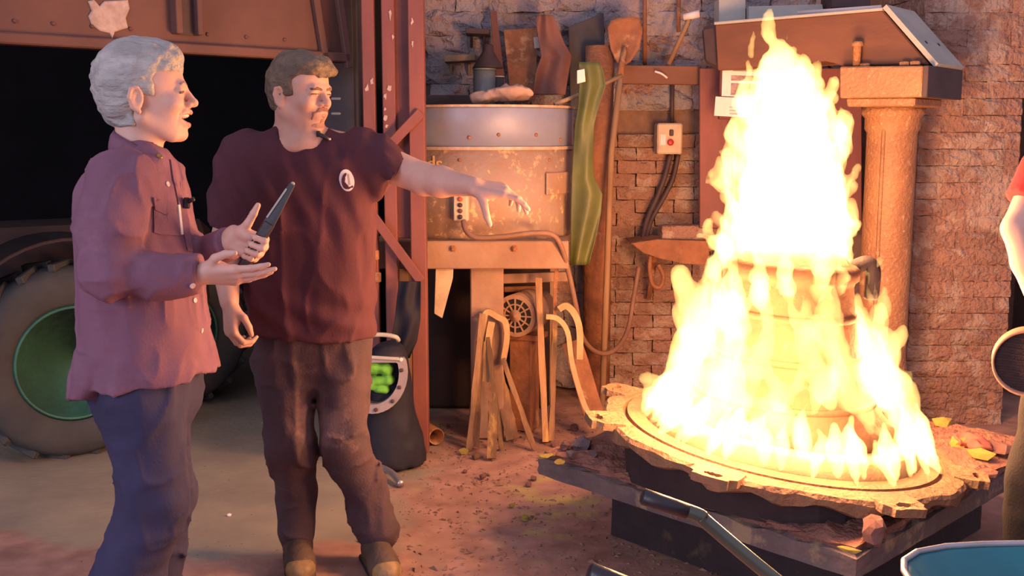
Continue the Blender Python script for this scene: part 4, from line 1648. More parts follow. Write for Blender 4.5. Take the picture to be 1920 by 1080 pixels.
# ================================================================ slab, flask, mould plate, bell mould
M_SLAB = mat('scorched_concrete', (.17, .125, .11), (.10, .075, .075), 5, .9, bump=.6, bscale=40, c3=(.27, .20, .12), c3scale=6, c3amt=.42, bdist=.015)
M_SLABTOP = mat('red_sand_crust', (.27, .125, .085), (.18, .085, .065), 9, .95, bump=.9, bscale=45, c3=(.36, .22, .10), c3scale=5, c3amt=.36, bdist=.02)
M_FLASK = mat('dark_flask_iron', (.04, .027, .026), (.026, .018, .02), 5, .85, bump=.5, bscale=35, c3=(.09, .06, .03), c3scale=4, c3amt=.33)
M_PLATE = mat('sandy_iron_plate', (.26, .15, .075), (.18, .095, .05), 8, .85, bump=.7, bscale=60, c3=(.28, .13, .07), c3scale=9, c3amt=.4, bdist=.015)
M_RING = mat('machined_ring', (.36, .24, .12), (.30, .19, .09), 8, .7, bump=.25, bscale=80)
M_BELL = mat('loam_mould', (.19, .095, .042), (.13, .06, .03), 6, .85, bump=.4, bscale=45)
M_YELLOW = mat('yellow_sulphur_clod', (.46, .36, .07), (.34, .25, .06), 15, .95, bump=.7, bscale=60)
M_CLOD = mat('red_sand_clod', (.34, .17, .135), (.23, .115, .095), 14, .95, bump=.8, bscale=60)
M_GREYCLOD = mat('grey_slag', (.30, .22, .22), (.2, .15, .16), 14, .95, bump=.8, bscale=60)

ZS = .36
S_L, S_R, S_F = Vector((.094, 3.85, 0)), Vector((2.05, 3.94, 0)), Vector((.98, 2.89, 0))
S_B = S_L + S_R - S_F


def rough_box(corners, z0, z1, n, amp, seed, chip=.02):
    """quad block with crumbling edges: corners L,F,R,B"""
    c = sum(corners, Vector()) / 4
    verts, faces = [], []
    ring = []
    for i in range(4):
        a, b = corners[i], corners[(i + 1) % 4]
        for k in range(n):
            ring.append(a.lerp(b, k / n))
    rr = random.Random(seed)
    N = len(ring)
    zs = np.linspace(z0, z1, 5)
    for j, z in enumerate(zs):
        for p in ring:
            q = p + (c - p) * rr.uniform(0, amp) * .6
            zz = z
            if j == 4: zz -= rr.uniform(0, chip)
            if j == 0: zz = z
            verts.append(Vector((q.x, q.y, zz)))
    # top rings inward
    for f in (.93, .8, .6, .35):
        for p in ring:
            q = c + (p - c) * f
            verts.append(Vector((q.x, q.y, z1 + rr.uniform(-.008, .012) * 2 * (1 - abs(f - .6)))))
    verts.append(Vector((c.x, c.y, z1)))
    rows = 5 + 4
    for j in range(rows - 1):
        for i in range(N):
            faces.append((j * N + i, j * N + (i + 1) % N, (j + 1) * N + (i + 1) % N, (j + 1) * N + i))
    for i in range(N):
        faces.append(((rows - 1) * N + i, (rows - 1) * N + (i + 1) % N, rows * N))
    faces.append(tuple(range(N - 1, -1, -1)))
    return mesh_from(verts, faces)


def build_slab():
    cc = (S_L + S_R) / 2
    E = empty('moulding_slab', (cc.x, cc.y, 0), 'thick square scorched slab on a dark plinth under the burning mould', 'slab')
    C = [S_L, S_F, S_R, S_B]
    link('slab_block', rough_box(C, .262, ZS - .03, 26, .012, 2, .012), M_SLAB, E)
    link('sand_crust', rough_box([cc + (p - cc) * .985 for p in C], ZS - .036, ZS, 30, .04, 5, .02), M_SLABTOP, E)
    P = [cc + (p - cc) * .74 + Vector((.03, .05, 0)) for p in C]
    link('plinth', rough_box(P, 0.0, .27, 12, .01, 3, .0), M_FLASK, E)


build_slab()

# frame of the tilted mould plate
PC = Vector((.927, 3.60, .485))
TILT = .135                       # right side lower
BACK = .02
_n = Vector((TILT, -BACK, 1)).normalized()
_x = Vector((1, 0, -TILT)).normalized()
_y = _n.cross(_x).normalized()
MP = Matrix.Translation(PC) @ Matrix((_x, _y, _n)).transposed().to_4x4()


_bn = Vector((.06, -.01, 1)).normalized()
_bx = Vector((1, 0, -.06)).normalized()
MB = Matrix.Translation(PC + Vector((-.005, 0, 0))) @ Matrix((_bx, _bn.cross(_bx).normalized(), _bn)).transposed().to_4x4()


def build_mould():
    E = empty('bell_mould', (PC.x, PC.y, ZS), 'tall bell-shaped mould on a lugged iron ring plate, wrapped in flames', 'mould')
    rr = random.Random(4)
    # flask under the plate: tapered dark block down to the slab
    n = 40
    verts, faces = [], []
    tops, bots = [], []
    for i in range(n):
        a = 2 * math.pi * i / n
        sq = 1 / max(abs(math.cos(a + .75)), abs(math.sin(a + .75))) ** .6
        r = .47 * min(sq, 1.16)
        t = MP @ Vector((r * math.cos(a), r * math.sin(a), -.02))
        b = t.copy()
        b.x = PC.x + (t.x - PC.x) * .97
        b.y = PC.y + (t.y - PC.y) * .97
        b.z = ZS - .02
        m = t.lerp(b, .5) + Vector((rr.uniform(-.01, .01), rr.uniform(-.01, .01), 0))
        tops.append(t)
        bots.append((m, b))
    verts = tops + [x[0] for x in bots] + [x[1] for x in bots]
    for L in (0, 1):
        for i in range(n):
            j = (i + 1) % n
            faces.append((L * n + i, (L + 1) * n + i, (L + 1) * n + j, L * n + j))
    faces += [tuple(range(n)), tuple(range(3 * n - 1, 2 * n - 1, -1))]
    link('flask', mesh_from(verts, faces), M_FLASK, E)
    # ring plate with ragged edge
    NP = 120
    prof = [(.0, -.04), (.58, -.04), (.605, -.03), (.61, -.012), (.60, 0), (.57, .004), (.545, .006), (.543, -.006), (.532, -.006), (.53, .008), (.45, .010), (.0, .010)]
    verts, faces = [], []
    for (r, z) in prof:
        for k in range(NP):
            a = 2 * math.pi * k / NP
            q = r
            if r > .56:
                q += .010 * math.sin(a * 9 + 1) + .006 * math.sin(a * 23) + rr.uniform(-.003, .003)
            zz = z + (rr.uniform(-.003, .002) if r > .56 else 0) - (.012 + .012 * math.sin(a * 17) if z < -.02 and r > .5 else 0)
            verts.append(MP @ Vector((q * math.cos(a), q * math.sin(a), zz)))
    for i in range(len(prof) - 1):
        for k in range(NP):
            faces.append((i * NP + k, i * NP + (k + 1) % NP, (i + 1) * NP + (k + 1) % NP, (i + 1) * NP + k))
    link('ring_plate', mesh_from(verts, faces), M_PLATE, E)
    for i, deg in enumerate((18, 70, 121, 172, 214, 275, 327)):
        a = -math.radians(deg)
        # lug with slotted hole: outline strip around a hole
        No = 24
        vo, vi = [], []
        for k in range(No):
            t = 2 * math.pi * k / No
            cx, sy = math.cos(t), math.sin(t)
            ox = .625 + .058 * max(-1, min(1, cx * 1.35))
            oy = .075 * max(-1, min(1, sy * 1.5)) * (1 - .25 * (cx > .3))
            ix, iy = .648 + .016 * cx, .030 * sy
            vo.append((ox, oy))
            vi.append((ix, iy))
        vv = []
        ca, sa = math.cos(a), math.sin(a)
        for z in (.006, -.020):
            for L in (vo, vi):
                for (x, y) in L:
                    vv.append(MP @ Vector((x * ca - y * sa, x * sa + y * ca, z + rr.uniform(-.002, .002))))
        ff = []
        for k in range(No):
            j = (k + 1) % No
            ff += [(k, j, No + j, No + k), (2 * No + k, 3 * No + k, 3 * No + j, 2 * No + j), (k, 2 * No + k, 2 * No + j, j), (No + k, No + j, 3 * No + j, 3 * No + k)]
        link('lug', mesh_from(vv, ff), M_PLATE, E)
    # raised disc
    link('raised_disc', lathe_mesh([(.47, .004), (.47, .012), (.452, .055), (.445, .060), (.40, .062), (.0, .062)], 72, MP), M_RING, E, True)
    # bell body
    prof = [(.375, .030), (.38, .072), (.352, .10), (.300, .17), (.262, .26), (.233, .36), (.213, .46), (.201, .54), (.204, .555), (.216, .565), (.216, .60), (.20, .612), (.18, .618), (.165, .635), (.13, .655), (.08, .664), (0.005, .668)]
    link('bell_body', lathe_mesh(prof, 72, MB), M_BELL, E, True)
    for k in range(3):
        z = .16 + .14 * k
        r = np.interp(z, [p[1] for p in prof], [p[0] for p in prof])
        link('raised_band', lathe_mesh([(r - .01, z - .012), (r + .006, z - .010), (r + .003, z + .010), (r - .012, z + .012)], 72, MB, ring=True), M_BELL, E, True)
    # crown block and lifting lugs
    for deg in (8, 200, 290):
        a = -math.radians(deg)
        R = Matrix.Rotation(a, 4, 'Z')
        pts = [(.19, .0, .60), (.235, .0, .622), (.258, .0, .60), (.262, .0, .55), (.262, 0, .50)]
        P = smooth_path([MB @ (R @ Vector(p)) for p in pts], 4)
        tube('lifting_lug', P, [.026] * (len(P) - 1) + [.020], M_FLASK, E, 12)


build_mould()


# ================================================================ fire
def fire_material():
    m = bpy.data.materials.new('fire')
    m.use_nodes = True
    nt = m.node_tree
    for n in list(nt.nodes):
        if n.type != 'OUTPUT_MATERIAL': nt.nodes.remove(n)
    out = [n for n in nt.nodes if n.type == 'OUTPUT_MATERIAL'][0]
    e = nt.nodes.new('ShaderNodeEmission')
    e.inputs['Color'].default_value = FIRE_COL
    e.inputs['Strength'].default_value = FIRE_STR
    nt.links.new(e.outputs[0], out.inputs['Volume'])
    return m


FIRE_COL = (1.0, .56, .16, 1)
FIRE_STR = 36.0
M_FIRE = fire_material()
M_FIRE3 = fire_material()
M_FIRE3.node_tree.nodes['Emission'].inputs['Strength'].default_value = 24
M_FIRE2 = fire_material()
M_FIRE2.node_tree.nodes['Emission'].inputs['Strength'].default_value = 70


def tongue(s, pts, r0, k=.02, pw=1.0, tip=.003):
    """a flame tongue through world points, thick at the foot, thin at the tip"""
    P = smooth_path(pts, 4)
    n = len(P)
    for i in range(n - 1):
        def rad(t):
            return tip + (r0 - tip) * (1 - t) ** pw * (.55 + .45 * math.sin(min(1, t * 3.2 + .35) * math.pi / 2))
        s.cone(P[i], P[i + 1], rad(i / (n - 1)), rad((i + 1) / (n - 1)), k if i == 0 else .012)


def build_fire():
    E = empty('fire', (PC.x, PC.y, PC.z + .05), 'roaring yellow-white fire wrapped round the bell mould', 'fire')
    D = PC.y

    def turb(amp, f, zf=.45):
        def g(P, Dd):
            Q = P * np.array([1, 1, zf])
            return Dd + amp * (vnoise(Q, f, 2.2) * 1.2 + vnoise(Q, f * 2.1, 8.1) * .7 + vnoise(Q, f * 4.3, 4.4) * .4)
        return g
    rr = random.Random(21)

    # ---- plume above the mould
    s = SDF()
    core = [((1487, 500), .20), ((1485, 420), .19), ((1482, 340), .175), ((1478, 270), .145), ((1474, 200), .115), ((1462, 130), .075), ((1447, 75), .030), ((1443, 38), .006)]
    for (a, ra), (b, rb) in zip(core[:-1], core[1:]):
        s.cone(at(*a, D), at(*b, D), ra, rb, .02)
    T = [  # base px, via, tip, foot radius, depth offset
        ((1420, 260), (1402, 190), (1404, 120), .035, -.05), ((1425, 170), (1412, 120), (1412, 60), .022, .02),
        ((1455, 150), (1450, 90), (1440, 26), .05, 0), ((1490, 190), (1505, 130), (1500, 88), .04, .03),
        ((1510, 230), (1532, 170), (1524, 118), .035, -.04), ((1525, 270), (1552, 210), (1566, 176), .05, .05),
        ((1535, 330), (1568, 260), (1576, 205), .045, -.06), ((1545, 380), (1590, 340), (1602, 312), .05, 0),
        ((1545, 420), (1586, 400), (1588, 368), .05, .08), ((1400, 330), (1368, 300), (1345, 284), .055, 0),
        ((1395, 380), (1352, 345), (1330, 322), .05, .06), ((1398, 420), (1368, 372), (1358, 352), .04, -.08),
        ((1405, 470), (1340, 455), (1306, 432), .055, 0), ((1420, 300), (1384, 255), (1380, 228), .035, -.1),
        ((1555, 262), (1574, 248), (1581, 234), .017, 0), ((1470, 120), (1478, 80), (1470, 52), .03, .05),
        ((1540, 470), (1590, 455), (1604, 462), .045, -.06),
        ((1430, 570), (1420, 510), (1410, 440), .045, -.27), ((1480, 580), (1470, 510), (1478, 430), .045, -.27), ((1530, 560), (1540, 500), (1530, 430), .04, -.26), ((1385, 620), (1370, 530), (1385, 440), .06, -.24), ((1350, 600), (1340, 520), (1368, 430), .05, -.1), ((1560, 560), (1575, 500), (1560, 440), .04, -.2)]
    for b, v, t, r, dd in T:
        tongue(s, [at(*b, D + dd * .5), at(*v, D + dd), at(*t, D + dd)], r, .02)
    for i in range(34):
        t = i / 34
        y = 480 - 300 * t
        hw = np.interp(y, [100, 200, 300, 400, 480], [30, 75, 108, 122, 132])
        sg = rr.choice((-1, 1))
        x = 1478 + sg * hw * rr.uniform(.72, .95)
        dd = rr.uniform(-.12, .12)
        ln = rr.uniform(34, 80) * (1 - .45 * t)
        tongue(s, [at(x, y, D + dd), at(x + sg * rr.uniform(8, 26), y - ln * .5, D + dd), at(x + sg * rr.uniform(-8, 26), y - ln, D + dd)], rr.uniform(.02, .034), .015, 1.0, .001)
    s.pos.append(turb(.040, 15, .65))
    link('plume', s.mesh(.0075, pad=.03), M_FIRE, E, True)

    # ---- skirt: sheets of flame climbing the bell
    s = SDF()
    bell = [(.46, .07), (.385, .11), (.33, .18), (.29, .26), (.26, .36), (.238, .46), (.228, .56), (.22, .66)]

    def on_bell(a, z, off):
        r = np.interp(z, [p[1] for p in bell], [p[0] for p in bell]) + off
        return MB @ Vector((r * math.cos(a), r * math.sin(a), z))
    # left flank, front curtains and right flank
    for i in range(54):
        a = rr.uniform(0, 2 * math.pi) if i < 24 else -math.radians(rr.uniform(10, 200))
        z0 = rr.uniform(.07, .30)
        z1 = z0 + rr.uniform(.18, .42)
        w = rr.uniform(.012, .028)
        off = rr.uniform(.015, .05)
        da = rr.uniform(-.25, .25)
        pts = [on_bell(a, z0, off), on_bell(a + da * .4, z0 + (z1 - z0) * .4, off + rr.uniform(0, .02)), on_bell(a + da, min(z1, .68), off + rr.uniform(-.01, .03))]
        tongue(s, pts, w, .02, .8)
    SK = [((1265, 735), (1300, 640), (1335, 520), .085, 0), ((1290, 700), (1320, 560), (1345, 470), .075, .1), ((1330, 640), (1290, 540), (1266, 505), .06, 0),
          ((1300, 640), (1272, 600), (1262, 578), .03, -.05), ((1215, 750), (1235, 715), (1196, 712), .03, -.1), ((1230, 760), (1270, 690), (1275, 620), .06, .05),
          ((1640, 740), (1635, 650), (1600, 575), .07, 0), ((1660, 745), (1672, 680), (1660, 610), .06, .05), ((1650, 660), (1680, 640), (1692, 620), .03, 0),
          ((1690, 780), (1700, 730), (1660, 690), .05, -.05), ((1700, 800), (1725, 790), (1738, 820), .03, -.12), ((1620, 640), (1600, 590), (1606, 545), .045, -.1),
          ((1545, 740), (1520, 660), (1535, 590), .052, -.38), ((1420, 700), (1440, 610), (1415, 520), .036, -.32), ((1500, 640), (1480, 560), (1500, 500), .032, -.27),
          ((1380, 760), (1372, 680), (1395, 590), .042, -.36), ((1340, 760), (1330, 690), (1345, 600), .05, -.22), ((1600, 760), (1575, 690), (1560, 620), .036, -.33),
          ((1450, 790), (1462, 740), (1440, 690), .05, -.42), ((1310, 800), (1345, 760), (1340, 700), .05, -.40), ((1255, 770), (1300, 730), (1310, 660), .05, -.28),
          ((1575, 700), (1562, 600), (1548, 510), .05, -.25), ((1500, 720), (1515, 620), (1500, 540), .03, -.33), ((1555, 640), (1545, 560), (1560, 490), .04, -.27)]
    for b, v, t, r, dd in SK:
        tongue(s, [at(*b, D + dd), at(*v, D + dd * .8), at(*t, D + dd * .72)], r, .03, .7)
    s.pos.append(turb(.036, 17, .5))
    link('skirt', s.mesh(.0095, pad=.03), M_FIRE3, E, True)

    # ---- licks running out over the raised disc
    FL = []
    for i in range(30):
        a = -math.radians(4 + 180 * (i + rr.uniform(.1, .9)) / 26) if i < 26 else rr.uniform(.3, 2.8)
        FL.append(a)
    for i, a in enumerate(FL):
        s = SDF()
        r0 = rr.uniform(.40, .46)
        r1 = r0 + rr.uniform(.03, .085)
        h = rr.uniform(.06, .17)
        da = rr.uniform(-.10, .10)
        pts = [MP @ Vector((r1 * math.cos(a), r1 * math.sin(a), .016)), MP @ Vector(((r0 + .02) * math.cos(a + da * .3), (r0 + .02) * math.sin(a + da * .3), .055 + h * .2)), MP @ Vector((r0 * math.cos(a + da), r0 * math.sin(a + da), .06 + h * .6)), MP @ Vector(((r0 - .03) * math.cos(a + da * .4), (r0 - .03) * math.sin(a + da * .4), .06 + h))]
        P = smooth_path(pts, 4)
        m = len(P)
        for j in range(m - 1):
            def rad(t): return .005 + .024 * math.sin(min(1, t * 1.15) * math.pi) ** 1.2 * (1 if i % 2 else .7)
            s.cone(P[j], P[j + 1], rad(j / (m - 1)), rad((j + 1) / (m - 1)), .01)
        s.pos.append(turb(.010, 24, .8))
        link('lick', s.mesh(.0065, pad=.02), M_FIRE2, E, True)
    # light given off by the flames
    for (p, e, r) in ((at(1480, 300, D), 62, .14), (at(1485, 420, D), 62, .16), (at(1450, 650, D - .42), 26, .10), (at(1290, 640, D - .1), 30, .10), (at(1655, 690, D - .05), 36, .10), (at(1560, 760, D - .52), 14, .06), (at(1330, 760, D - .48), 14, .06), (at(1480, 640, D + .45), 52, .1)):
        d = bpy.data.lights.new('flame_light', 'POINT')
        d.energy = e * LIGHT_K
        d.color = (1.0, .445, .195)
        d.shadow_soft_size = r
        o = bpy.data.objects.new('flame_light', d)
        o.location = p
        COL.objects.link(o)
        o.parent = E
        o.matrix_parent_inverse = E.matrix_basis.inverted()


LIGHT_K = 1.35
build_fire()


# ================================================================ clods and chips
def clod_mesh(seed, n=2):
    bm = bmesh.new()
    bmesh.ops.create_icosphere(bm, subdivisions=n, radius=1)
    rr = random.Random(seed)
    for v in bm.verts:
        v.co *= rr.uniform(.6, 1.15)
        v.co.z *= .85
    return bm_mesh(bm, 'clod')


CL = [clod_mesh(i, 1 if i % 2 else 2) for i in range(5)]


def clod(px, py, z, size, m, label, cat, group, sc=(1, 1, 1), name='sand_clod', i=[0]):
    me = CL[i[0] % 5].copy()
    me.materials.append(m)
    i[0] += 1
    o = bpy.data.objects.new(name, me)
    COL.objects.link(o)
    p = atz(px, py, z)
    s = size * p.y / FPX / 2
    o.scale = (s * sc[0], s * sc[1], s * sc[2])
    o.location = (p.x, p.y, z + s * .5 * sc[2])
    o.rotation_euler = (0, 0, i[0] * 1.3)
    return tag(o, label, cat, group)


def build_debris():
    # on the slab, left: clods
    for (x, y, s, m, l) in ((1092, 842, 40, M_GREYCLOD, 'large grey slag lump on the left corner of the slab'), (1070, 856, 22, M_GREYCLOD, 'small grey slag lump beside the large one on the slab'),
                            (1062, 842, 24, M_CLOD, 'red sand clod behind the slag lumps on the slab'), (1115, 858, 20, M_GREYCLOD, 'grey slag crumb nearest the mould plate on the slab')):
        clod(x, y, ZS, s, m, l, 'clod', 'clods on the slab')
    clod(1024, 858, ZS, 24, M_YELLOW, 'yellow clod on the far left slab corner', 'clod', 'clods on the slab', (1.5, 1, .5))
    clod(1050, 868, ZS, 22, M_YELLOW, 'flat yellow clod right of the corner one', 'clod', 'clods on the slab', (1.5, 1, .4))
    # on the slab, right
    for (x, y, s, m, l, sc) in ((1768, 800, 40, M_YELLOW, 'yellowish wedge of crust behind the right of the mould plate', (1.1, 1, .8)), (1800, 838, 42, M_YELLOW, 'yellow crust lump right of the mould plate', (1.1, .9, .8)),
                                (1838, 860, 50, M_YELLOW, 'long yellow crust lump nearest the right slab corner', (1.2, .9, .7)), (1846, 896, 46, M_CLOD, 'red sand clod on the right slab corner', (1.2, 1, .6)),
                                (1870, 848, 60, M_CLOD, 'broad red sand heap at the back right of the slab', (1.2, 1, .5)), (1788, 816, 26, M_CLOD, 'small red clod between the yellow lumps', (1, 1, .7))):
        clod(x, y, ZS, s, m, l, 'clod', 'clods on the slab', sc)
    # red cloth
    s = SDF()
    for (x, y, rx, rz) in ((1812, 822, .05, .016), (1838, 834, .045, .018), (1824, 826, .05, .014)):
        p = atz(x, y, ZS + .03)
        s.ell(p, (rx, .05, rz), k=.02)
    s.pos.append(lambda P, D: D + .05 * np.abs(vnoise(P, 22, 3)) - .008)
    o = link('red_rag', keep_largest(s.mesh(.006)), mat('red_rag', (.34, .10, .075), (.25, .07, .055), 9, .85, bump=.2), None, True)
    tag(o, 'crumpled red rag lying on the slab right of the mould plate', 'rag')
    # slab front: crumbling lump
    clod(1640, 1012, ZS, 66, M_CLOD, 'big broken sand lump on the front corner of the slab', 'clod', 'clods on the slab', (.9, .8, 1.1))
    clod(1590, 1034, ZS, 34, M_YELLOW, 'yellow stained clod at the front corner of the slab', 'clod', 'clods on the slab', (1.6, .8, .5))
    # on the floor: the largest pieces
    for (x, y, s, m, l) in ((905, 897, 15, M_CLOD, 'dark red chip alone in the middle of the sand'), (872, 886, 10, M_CLOD, 'small dark chip left of the lone red chip'),
                            (1042, 838, 22, M_CLOD, 'rounded red clod behind the slab corner'), (1078, 806, 18, M_CLOD, 'bright red clod at the foot of the long pale strap'),
                            (870, 852, 22, M_YELLOW, 'yellow crust piece at the foot of the dark slat'), (892, 860, 18, M_PLATE, 'tan crust piece beside the yellow one'), (1000, 900, 14, M_CLOD, 'chip below the slab corner on the sand'),
                            (992, 912, 16, M_CLOD, 'chip touching the slab corner shadow'), (985, 975, 16, M_YELLOW, 'yellow clod on the sand left of the plinth'), (960, 950, 14, M_YELLOW, 'smaller yellow clod behind on the sand'),
                            (735, 838, 20, M_PAPER, 'pale broken tile piece beside the navy sack'), (752, 832, 16, M_PAPER, 'smaller pale tile piece beside the navy sack'), (842, 800, 10, M_CLOD, 'chip just right of the iron pipe mouth'),
                            (680, 1016, 14, M_CLOD, 'clod between the man\'s boots'), (430, 968, 10, M_PAPER, 'pale chip on the concrete between the two men')):
        clod(x, y, 0.0, s, m, l, 'clod', 'loose pieces on the floor')
    # fine grit: uncountable
    rr = random.Random(17)
    verts, faces = [], []
    base = [Vector(v) for v in ((1, 0, 0), (-.6, .8, 0), (-.5, -.8, 0), (.1, .05, .7))]
    for i in range(3600):
        x, y = rr.uniform(-.55, 1.3), rr.uniform(3.1, 5.9)
        if rr.random() < .15: x = rr.uniform(-1.6, -.5)
        s = rr.uniform(.003, .011) * (1 if rr.random() < .88 else 1.8)
        a = rr.uniform(0, 6.28)
        R = Matrix.Rotation(a, 3, 'Z')
        b = len(verts)
        for v in base:
            w = R @ Vector((v.x * 1.6, v.y * .7, v.z * .8))
            verts.append(Vector((x + w.x * s, y + w.y * s, w.z * s - .003)))
        faces += [(b, b + 1, b + 3), (b + 1, b + 2, b + 3), (b + 2, b, b + 3), (b + 2, b + 1, b)]
    o = link('sand_grit', mesh_from(verts, faces), mat('dark_grit', (.16, .085, .065), (.26, .16, .11), 30, .95, bump=0))
    tag(o, 'fine dark grit scattered over the red sand floor', 'grit', kind='stuff')


build_debris()


# ================================================================ wheelbarrow in the foreground
def build_barrow():
    M_TRAY = mat('teal_tray', (.012, .16, .20), (.01, .12, .16), 4, .45, bump=.08, spec=.5)
    M_EDGE = mat('tray_edge', (.42, .40, .42), (.32, .30, .32), 8, .45, .4, .1)
    M_TUBE = mat('green_grey_tube', (.11, .125, .10), (.08, .095, .08), 6, .3, .5, .05, spec=.6)
    M_GRIP = mat('black_grip', (.02, .017, .024), None, 8, .4, bump=.15, spec=.5)
    E = empty('wheelbarrow', (.9, 1.95, 0), 'wheelbarrow in the foreground with teal tray and black grips', 'wheelbarrow')
    # handles
    H = []
    for (grip, bend, far, dd) in (((1203, 930), (1310, 966), (1455, 1088), 2.16), ((1103, 1072), (1225, 1118), (1380, 1230), 1.76)):
        a, b, c = at(*grip, dd), at(*bend, dd), at(*far, dd)
        g0 = a
        g1 = a.lerp(b, .80)
        tube('grip', [g0, g0 + (g1 - g0) * .04, g0.lerp(g1, .5), g1], [.013, .018, .0175, .0165], M_GRIP, E, 16)
        pts = smooth_path([g0.lerp(g1, .6), b, a.lerp(b, 1.18) + Vector((0, 0, -.012)), c, Vector((c.x + .35, c.y, .30)), Vector((c.x + .85, c.y + (1.96 - c.y) * .6, .22))], 6)
        tube('handle', pts, .0155, M_TUBE, E, 16)
        H.append(c)
    # tray: rounded rectangle rim, sloping in
    def ring(cx, cy, hx, hy, z, rc, n=40, lift=0.0):
        out = []
        for i in range(n):
            t = 2 * math.pi * i / n
            c, s_ = math.cos(t), math.sin(t)
            k = (abs(c) ** rc + abs(s_) ** rc) ** (-1 / rc)
            x, y = c * k, s_ * k
            out.append(Vector((cx + hx * x, cy + hy * y, z + lift * max(0, x) ** 2)))
        return out
    L = at(1642, 1030, 2.2)
    cx, cy, z = L.x + .47, L.y - .27, L.z
    rings = [ring(cx, cy, .46, .30, z, 4.0, lift=.04), ring(cx, cy, .445, .285, z - .004, 4.0, lift=.04), ring(cx + .04, cy, .34, .22, z - .17, 3.0, lift=.02), ring(cx + .05, cy, .26, .17, z - .21, 3.0)]
    N = 40
    vv = [v for r in rings for v in r]
    off = len(vv)
    vv += [v + Vector((0, 0, -.006)) for v in vv]
    ff = []
    for r in range(3):
        for i in range(N):
            j = (i + 1) % N
            ff.append((r * N + i, r * N + j, (r + 1) * N + j, (r + 1) * N + i))
            ff.append((off + r * N + i, off + (r + 1) * N + i, off + (r + 1) * N + j, off + r * N + j))
    ff += [tuple(3 * N + i for i in range(N)), tuple(off + 3 * N + i for i in range(N - 1, -1, -1))]
    for i in range(N):
        j = (i + 1) % N
        ff.append((i, off + i, off + j, j))
    t = link('tray', mesh_from(vv, ff), M_TRAY, E, True)
    link('rolled_rim', tube_mesh([v + Vector((0, 0, .002)) for v in rings[0]], .007, 8, closed=True), M_EDGE, t, True)
    # wheel and legs
    wc = Vector((cx + .72, cy, .18))
    M = Matrix.Translation(wc) @ Matrix.Rotation(math.pi / 2, 4, 'X')
    link('wheel', lathe_mesh([(.03, -.03), (.09, -.035), (.15, -.04), (.175, -.02), (.18, 0), (.175, .02), (.15, .04), (.09, .035), (.03, .03)], 32, M), M_BLACKRUB, E, True)
    for sy in (-1, 1):
        y = cy + sy * .17
        tube('leg', smooth_path([Vector((cx - .30, y, .24)), Vector((cx - .33, y, .03)), Vector((cx - .24, y, .012)), Vector((cx - .08, y, .20))], 5), .014, M_TUBE, E, 10)
        tube('axle_fork', [Vector((cx + .1, y, .225)), Vector((cx + .72, cy + sy * .05, .18))], .014, M_TUBE, E, 10)


build_barrow()

# ================================================================ people
M_SKIN1 = mat('fair_skin', (.60, .37, .29), (.54, .32, .25), 14, .55, bump=.08, bscale=120, spec=.35, bdist=.003)
M_SKIN2 = mat('ruddy_skin', (.56, .33, .25), (.50, .28, .21), 14, .55, bump=.08, bscale=120, spec=.35, bdist=.003)
M_HAIR1 = mat('silver_hair', (.42, .40, .36), (.27, .26, .245), 26, .6, bump=1.0, bscale=60, stretch=(.35, 1, 1.0), bdist=.012)
M_HAIR2 = mat('brown_hair', (.16, .115, .075), (.10, .072, .05), 24, .6, bump=1.0, bscale=60, stretch=(.5, 1, 1), bdist=.012)
M_BROW1 = mat('fair_brow', (.36, .24, .18), None, 30, .8, bump=.5, bscale=150)
M_BROW = mat('brow_hair', (.20, .12, .085), None, 30, .8, bump=.5, bscale=150)
M_BEARD = mat('stubble_beard', (.20, .095, .068), (.30, .15, .11), 60, .85, bump=.8, bscale=160, bdist=.004)
M_STUB = mat('chin_stubble', (.34, .17, .125), (.42, .225, .165), 70, .85, bump=.6, bscale=200, bdist=.003)
M_EYE = mat('eye_dark', (.03, .02, .02), None, 5, .25, bump=0)
M_LASH = mat('lash_line', (.13, .07, .06), None, 5, .6, bump=0)
M_TEETH = mat('teeth', (.75, .68, .6), None, 5, .3, bump=0)
M_MOUTH = mat('mouth_inside', (.10, .02, .02), None, 5, .5, bump=0)
M_LIP = mat('lips', (.50, .22, .19), (.44, .19, .17), 10, .45, bump=0)
M_MAUVE = mat('mauve_overshirt', (.185, .085, .125), (.15, .07, .105), 5, .9, bump=.35, bscale=160, c3=(.21, .10, .145), c3scale=2.5, c3amt=.45, bdist=.004)
M_JEANS = mat('navy_trousers', (.040, .038, .085), (.030, .028, .066), 6, .9, bump=.3, bscale=150, bdist=.004)
M_TEE = mat('burgundy_tshirt', (.085, .026, .036), (.065, .020, .029), 4, .92, bump=.3, bscale=150, bdist=.004)
M_WORK = mat('dusty_work_trousers', (.085, .047, .053), (.052, .032, .038), 4, .9, bump=.4, bscale=120, c3=(.15, .09, .085), c3scale=3, c3amt=.4, bdist=.005)
M_BOOT = mat('worn_work_boot', (.10, .065, .045), (.065, .042, .032), 8, .7, bump=.5, bscale=50, c3=(.24, .15, .08), c3scale=6, c3amt=.34)
M_SOLE = mat('boot_sole', (.025, .02, .018), None, 6, .8, bump=.3)
M_BUTTON = mat('pale_button', (.62, .50, .46), (.5, .4, .36), 20, .4, bump=0)
M_BRASS = mat('brass_button', (.45, .30, .10), None, 20, .35, .7, 0)
M_WHITE = mat('white_cotton', (.75, .68, .68), None, 9, .9, bump=.1)
M_RED = mat('red_sleeve', (.42, .02, .03), (.32, .015, .025), 5, .9, bump=.2)


